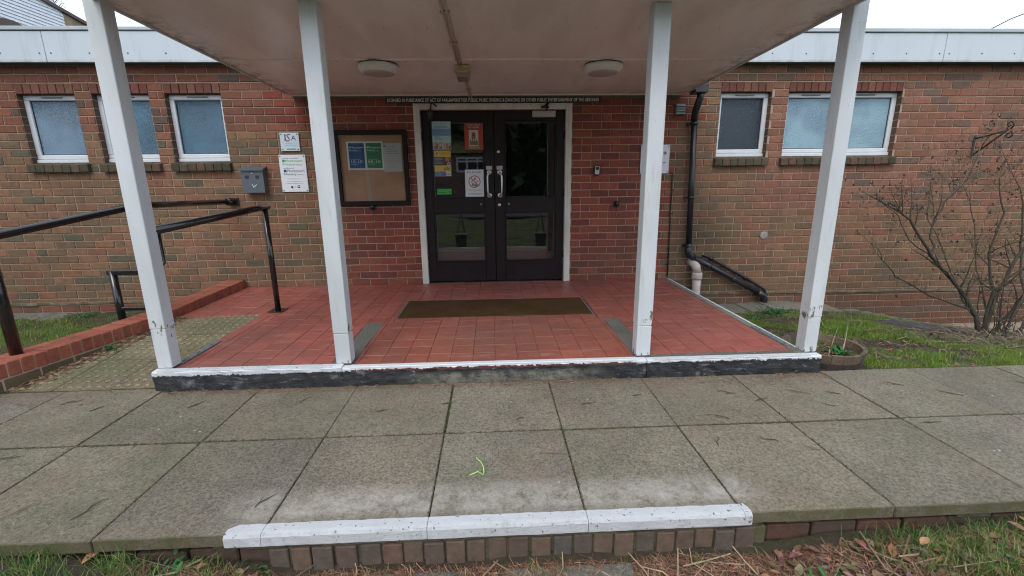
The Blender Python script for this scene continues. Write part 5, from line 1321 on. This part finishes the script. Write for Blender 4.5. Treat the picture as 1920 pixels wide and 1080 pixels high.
# leaves as a mass
def leafmass(name,n,sample,sr,cols,fn,zo=.006):
    m=MB(); x,y=sample(n); z=fn(x,y)
    for i in range(n):
        a=random.uniform(0,6.28); m.col=tuple(c*random.uniform(.7,1.3) for c in random.choice(cols)); l=random.uniform(*sr)
        leafgeo(m,(x[i],y[i],z[i]+zo+random.uniform(0,.01)),(math.cos(a),math.sin(a),random.uniform(-.1,.4)),l*random.uniform(.4,.65),l,curl=random.uniform(-.3,.4))
    return m.build(name,MT['litter'],None)
LC=[(.15,.07,.04),(.20,.10,.06),(.11,.06,.04),(.24,.13,.08),(.17,.09,.07)]
tag(leafmass('leaf_litter',420,lambda n:(rng.uniform(2.6,6.4,n),np.clip(-1.9+rng.normal(0,.5,n),-2.68,-.2)),(.025,.06),LC,gz),'fallen brown leaves in the garden bed around the bare shrub','leaves',kind='stuff')
tag(leafmass('leaf_litter',210,lambda n:(np.where(rng.random(n)<.75,rng.uniform(1.0,2.8,n),rng.uniform(-1.7,-.8,n)),-4.13-np.abs(rng.normal(0,.2,n))),(.03,.06),LC,gz,.015),'fallen brown leaves in the rough grass at the bottom','leaves',kind='stuff')
tag(leafmass('leaf_litter',90,lambda n:(bc[0]+rng.normal(0,.12,n),bc[1]+rng.normal(0,.12,n)),(.02,.05),LC,lambda x,y:np.full_like(x,zt-.05),.004),'dead leaves on the soil inside the barrel planter','leaves',kind='stuff')
# broad-leaved weeds
def weed(x,y,n,s,label,fn=gz,cols=((.03,.12,.03),(.05,.17,.04),(.04,.14,.05))):
    m=MB(); z=float(fn(np.array([x]),np.array([y]))[0])
    for i in range(n):
        a=random.uniform(0,6.28); e=random.uniform(.1,1.); m.col=random.choice(cols)
        leafgeo(m,(x+random.gauss(0,s),y+random.gauss(0,s*.7),z+random.uniform(0,.02)),(math.cos(a)*math.cos(e),math.sin(a)*math.cos(e),math.sin(e)),random.uniform(.012,.022),random.uniform(.025,.05))
    tag(m.build('weed',MT['grass'],None),label,'weed',kind='stuff')
weed(3.42,-.55,160,.10,'bright green clump of weeds at the foot of the downpipe')
weed(3.12,-.72,60,.08,'bluish green weed clump on the soil left of the drain',cols=((.03,.10,.05),(.04,.13,.07)))
weed(-1.05,-4.17,26,.05,'small broad leaved weed just below the left end of the white step')
weed(-1.38,-4.16,30,.05,'low weed under the slab edge left of the white step')
weed(1.30,-4.30,40,.05,'broad leaved green weed in the litter right of the white step')
weed(-2.25,-4.14,60,.07,'leafy weed against the slab edge in the bottom left corner')
weed(-3.24,-2.02,22,.03,'tiny weed sprouting from the ramp beside the kerb wall',rfz)
weed(-5.05,-.22,60,.10,'low green weed growing against the foot of the left wall')
weed(2.75,-.30,30,.07,'pale weed growing between the porch edge and the waste pipe')
# single fallen leaves, green string, twigs
def single_leaf(x,y,z,a,l,c,label):
    m=MB(); m.col=c; leafgeo(m,(x,y,z),(math.cos(a),math.sin(a),.35),l*.5,l,curl=.2); tag(m.build('fallen_leaf',MT['litter'],None),label,'leaf')
single_leaf(-1.72,-4.125,-.215,1.1,.075,(.36,.15,.08),'orange brown fallen leaf below the slab edge at the lower left')
single_leaf(1.72,-4.20,-.235,.4,.06,(.36,.19,.10),'tan fallen leaf lying in the grass at the lower right')
single_leaf(2.22,-4.17,-.225,2.,.06,(.25,.13,.08),'brown fallen leaf close under the right hand slab edge')
m=MB(); m.col=(.36,.62,.18); z=ZG+.004; m.tube([(-.15,-3.63,z),(-.14,-3.65,z),(-.127,-3.67,z+.003),(-.112,-3.71,z),(-.108,-3.76,z+.002),(-.112,-3.775,z),(-.125,-3.76,z),(-.14,-3.752,z+.003),(-.155,-3.76,z),(-.178,-3.772,z)],.0024,5)
tag(m.build('plastic_string',MT['litter'],None),'short bent piece of lime green string on a paving slab','string')
TW=[(1.17,-3.56,.9),(1.62,-3.65,2.4),(1.45,-3.56,2.3),(-1.09,-3.90,.9),(-1.85,-3.91,1.),(-2.61,-3.48,.2),(-2.15,-3.90,1.),(-1.99,-2.94,.8),(1.97,-3.02,2.5),(1.69,-3.11,.3),(1.5,-3.0,2.6),(2.05,-3.2,2.4),(2.5,-3.45,.1),(2.2,-3.05,2.5),(2.95,-3.1,2.2),(-.35,-3.02,.4),(.1,-3.25,.5),(.25,-3.62,3.0),(-2.85,-2.85,.5),(-2.6,-2.95,.7),(-1.3,-2.92,.8),(.9,-3.0,.2),(.55,-3.1,.1),(.3,-3.20,.0),(2.7,-2.95,2.6),(3.3,-3.4,.2),(-2.3,-2.75,2.8),(1.3,-3.3,2.6),(-.75,-3.1,.3),(3.6,-3.0,2.)]
ORD=['first','second','third','fourth','fifth','sixth','seventh','eighth','ninth','tenth','eleventh','twelfth','thirteenth','fourteenth','fifteenth','sixteenth','seventeenth','eighteenth','nineteenth','twentieth','twenty-first','twenty-second','twenty-third','twenty-fourth','twenty-fifth']
TW.sort()
cnt={'far':0,'front':0}
for i,(x,y,a) in enumerate(TW):
    row='far' if y>-3.385 else 'front'; lb='small dry twig on the %s row of paving slabs, %s from the left'%(row,ORD[cnt[row]]); cnt[row]+=1
    l=random.uniform(.06,.15); m=MB(); m.col=random.choice([(.05,.035,.024),(.08,.055,.035),(.15,.11,.07),(.06,.045,.03)])
    P_=[(x+math.cos(a)*l*s+random.gauss(0,.006)-math.sin(a)*.1*l*math.sin(s*3),y+math.sin(a)*l*s+random.gauss(0,.006),ZG+.004+random.uniform(0,.006)) for s in(-.5,-.2,.15,.5)]
    m.tube(P_,[.0021,.003,.0023,.001],5)
    q=P_[1]; m.tube([q,(q[0]+math.cos(a+.7)*l*.35,q[1]+math.sin(a+.7)*l*.35,ZG+.006)],[.0016,.0008],4)
    tag(m.build('twig',MT['litter'],None),lb,'twig','twigs scattered on the paving slabs')
# ------------------------------------------------------------------ distant house, tree, wire
hs=thing('neighbour_house','white boarded house side with a brown gable end behind the flat roof','house',(-9.5,6,0))
m=MB(); m.add([(-9,-6,-.5),(-9,5.22,-.5),(-9,5.22,4.95),(-9,4.2,5.30),(-9,-6,5.9)],[(0,1,2,3,4)]); part(m,'wall',simple('pale_wall',(.62,.66,.69),.7),hs)
for i in range(60):
    z=2.6+i*.062; y1=5.22; z1=z+.055
    # verge line limits the board length
    yl=np.interp(z1,[4.86,5.1,6.2],[5.25,4.2,-.5]) if z1>4.86 else 5.22
    if yl<3: break
    m=MB(); m.add([(-8.975,1.0,z),(-8.975,yl,z),(-8.99,yl,z1),(-8.99,1.0,z1),(-9,1.0,z),(-9,yl,z),(-9,yl,z1),(-9,1.0,z1)],[(0,1,2,3),(0,4,5,1),(1,5,6,2)]); part(m,'cladding_board',simple('clad',(.66,.70,.73),.6) if i==0 else bpy.data.materials['clad'],hs)
m=MB(); m.box(-9.02,-8.985,5.22,7.2,-.5,4.84); part(m,'gable_end',simple('tan_stone',(.26,.20,.13),.9,var=.4,scale=3,bump=.5),hs)
m=MB(); m.add([(-8.93,0,6.35),(-8.93,4.75,4.99),(-8.93,7.3,4.60),(-8.93,7.3,4.53),(-8.93,4.75,4.92),(-8.93,0,6.28),(-13,0,6.35),(-13,4.75,4.99),(-13,7.3,4.60)],[(0,1,4,5),(1,2,3,4),(0,6,7,1),(1,7,8,2)]); part(m,'roof',simple('house_roof',(.10,.075,.07),.9),hs)
m=MB(); m.add([(-8.8,3.2,4.20),(-8.8,3.9,4.28),(-8.8,4.25,4.2),(-8.8,4.5,4.0),(-8.8,3.2,4.0)],[(0,1,2,3,4)]); m.box(-8.83,-8.78,2.8,4.5,3.6,4.02); part(m,'lower_roof',bpy.data.materials['house_roof'],hs)
tr=thing('bare_tree','bare tree tops showing beside the boarded house behind the roof','tree',(-11.5,12,0))
tk=MB(); tw=MB(); trunk,twigs,heads=tk,tw,MB()
random.seed(11); TX=-15.4
def grow2(p,d,r,l,dep):
    pts=[Vector(p)]; d=Vector(d).normalized(); n=5
    for i in range(n): d=(d+Vector((random.gauss(0,.15),random.gauss(0,.15),random.gauss(0,.1)))).normalized(); pts.append(pts[-1]+d*l/n)
    tk.tube(pts,[r*(1-.6*i/n) for i in range(n+1)],5,cap=False)
    if dep>0:
        for _ in range(5): 
            i=random.randint(2,n); s_=Vector((random.uniform(-1,1),random.uniform(-1,1),random.uniform(-.2,.8))); grow2(pts[i],d*.6+s_*.8,r*.55,l*.6,dep-1)
grow2((TX,12,0),(0,0,1),.16,6.,0); grow2((TX,12,5.8),(0.05,0,1),.06,1.6,3); grow2((TX,12,5.6),(-.4,0,.8),.05,1.5,3)
part(tk,'branches',MT['bark'],tr)
m=MB(); m.tube([(10.9,5,4.36),(11.4,5,4.56),(11.74,5,4.73),(12.1,5,4.86),(14,5,5.2)],.012,5); tag(m.build('overhead_wire',MT['blackplastic'],None),'thin wire curving up above the roof in the upper right','wire')
# ------------------------------------------------------------------ what stands behind the camera (mirrored in the door glass)
for x,lab in((-.80,'stone planter with a black obelisk on the lawn, mirrored in the left door'),(1.14,'stone planter with a black obelisk on the lawn, mirrored in the right door')):
    t=thing('garden_planter',lab,'planter',(x,-5.15,-.33))
    m=MB(); m.v=[]; z=-.28
    m.add([(x-.11,-5.26,z),(x+.11,-5.26,z),(x+.11,-5.04,z),(x-.11,-5.04,z),(x-.14,-5.29,z+.32),(x+.14,-5.29,z+.32),(x+.14,-5.01,z+.32),(x-.14,-5.01,z+.32)],[(0,3,2,1),(4,5,6,7),(0,1,5,4),(1,2,6,5),(2,3,7,6),(3,0,4,7)]); m.box(x-.155,x+.155,-5.305,-4.995,z+.30,z+.34,.006); part(m,'pot',MT['concrete'],t)
    m=MB()
    for sx_,sy_ in((-1,-1),(1,-1),(1,1),(-1,1)): m.tube([(x+sx_*.1,-5.15+sy_*.1,z+.3),(x,-5.15,z+.86)],.008,5)
    part(m,'obelisk',MT['blackmetal'],t)
ho=thing('house_opposite','brown brick house with a mossy roof across the lawn, mirrored in the left door','house',(-4.5,-22,0))
m=MB(); m.box(-9,.6,-26,-22.0,-.5,3.05); part(m,'wall',simple('brown_wall',(.20,.12,.09),.9,var=.3,scale=6),ho)
m=MB(); m.add([(-9.3,-21.7,3.0),(.9,-21.7,3.0),(.9,-24,4.35),(-9.3,-24,4.35),(-9.3,-26.3,3.0),(.9,-26.3,3.0)],[(0,1,2,3),(3,2,5,4),(0,3,4),(1,5,2)]); part(m,'roof',simple('mossy_roof',(.17,.17,.07),.9,var=.4,scale=3),ho)
wx0,wx1,wz0,wz1=(-2.1,-.25,1.9,2.75)
m=MB()
for xx in(wx0,wx0+(wx1-wx0)/3-.03,wx0+2*(wx1-wx0)/3-.03,wx1-.08): m.box(xx,xx+.1,-21.99,-21.93,wz0,wz1)
for zz in(wz0,(wz0+wz1)/2+.15,wz1-.08): m.box(wx0+.1,wx1-.08,-21.985,-21.935,zz,zz+.1)
fo=part(m,'window',MT['upvc'],ho); m=MB(); m.box(wx0,wx1,-21.998,-21.992,wz0,wz1); m.build('pane',MT['dark'],fo)
hg=thing('hedge','dark evergreen hedge across the lawn facing the hall','hedge',(0,-24,0))
n=26000; x=rng.uniform(-26,26,n); y=-24+rng.normal(0,1.2,n); z=rng.uniform(-.4,1,n)*1.
H=np.where(np.abs(x+1)<8,6.4,1.6)+.8*nz(x*.7,0*y); z=-.4+(H+.4)*rng.random(n)**.8; s=rng.uniform(.10,.28,n)  # unseen hedge shaped for reflections: tall facing the doors, low facing the windows
V=np.zeros((n,3,3)); 
for k in range(3): V[:,k]=np.stack([x,y,z],1)+rng.normal(0,1,(n,3))*s[:,None]
np_o=np_mesh('foliage',V.reshape(-1,3),np.arange(n*3).reshape(n,3),MT['grass'],np.array([(.05,.085,.04),(.07,.11,.05),(.035,.06,.03)])[rng.integers(0,3,n)]); tag(np_o,kind='stuff'); np_o.parent=hg; np_o.matrix_parent_inverse=Matrix.Translation(hg.location).inverted()
m=MB(); m.box(-8.5,6.5,-24.6,-23.6,-.5,5.4); m.box(-26,-8.5,-24.6,-23.6,-.5,1.2); m.box(6.5,26,-24.6,-23.6,-.5,1.2); part(m,'inner_mass',simple('hedge_core',(.012,.02,.01),.95),hg)
m=MB(); m.box(-40,40,-19.5,-14.5,-.30,-.222); tag(m.build('road',simple('asphalt',(.055,.055,.058),.85,bump=.3)),kind='structure')
bpy.context.view_layer.update()
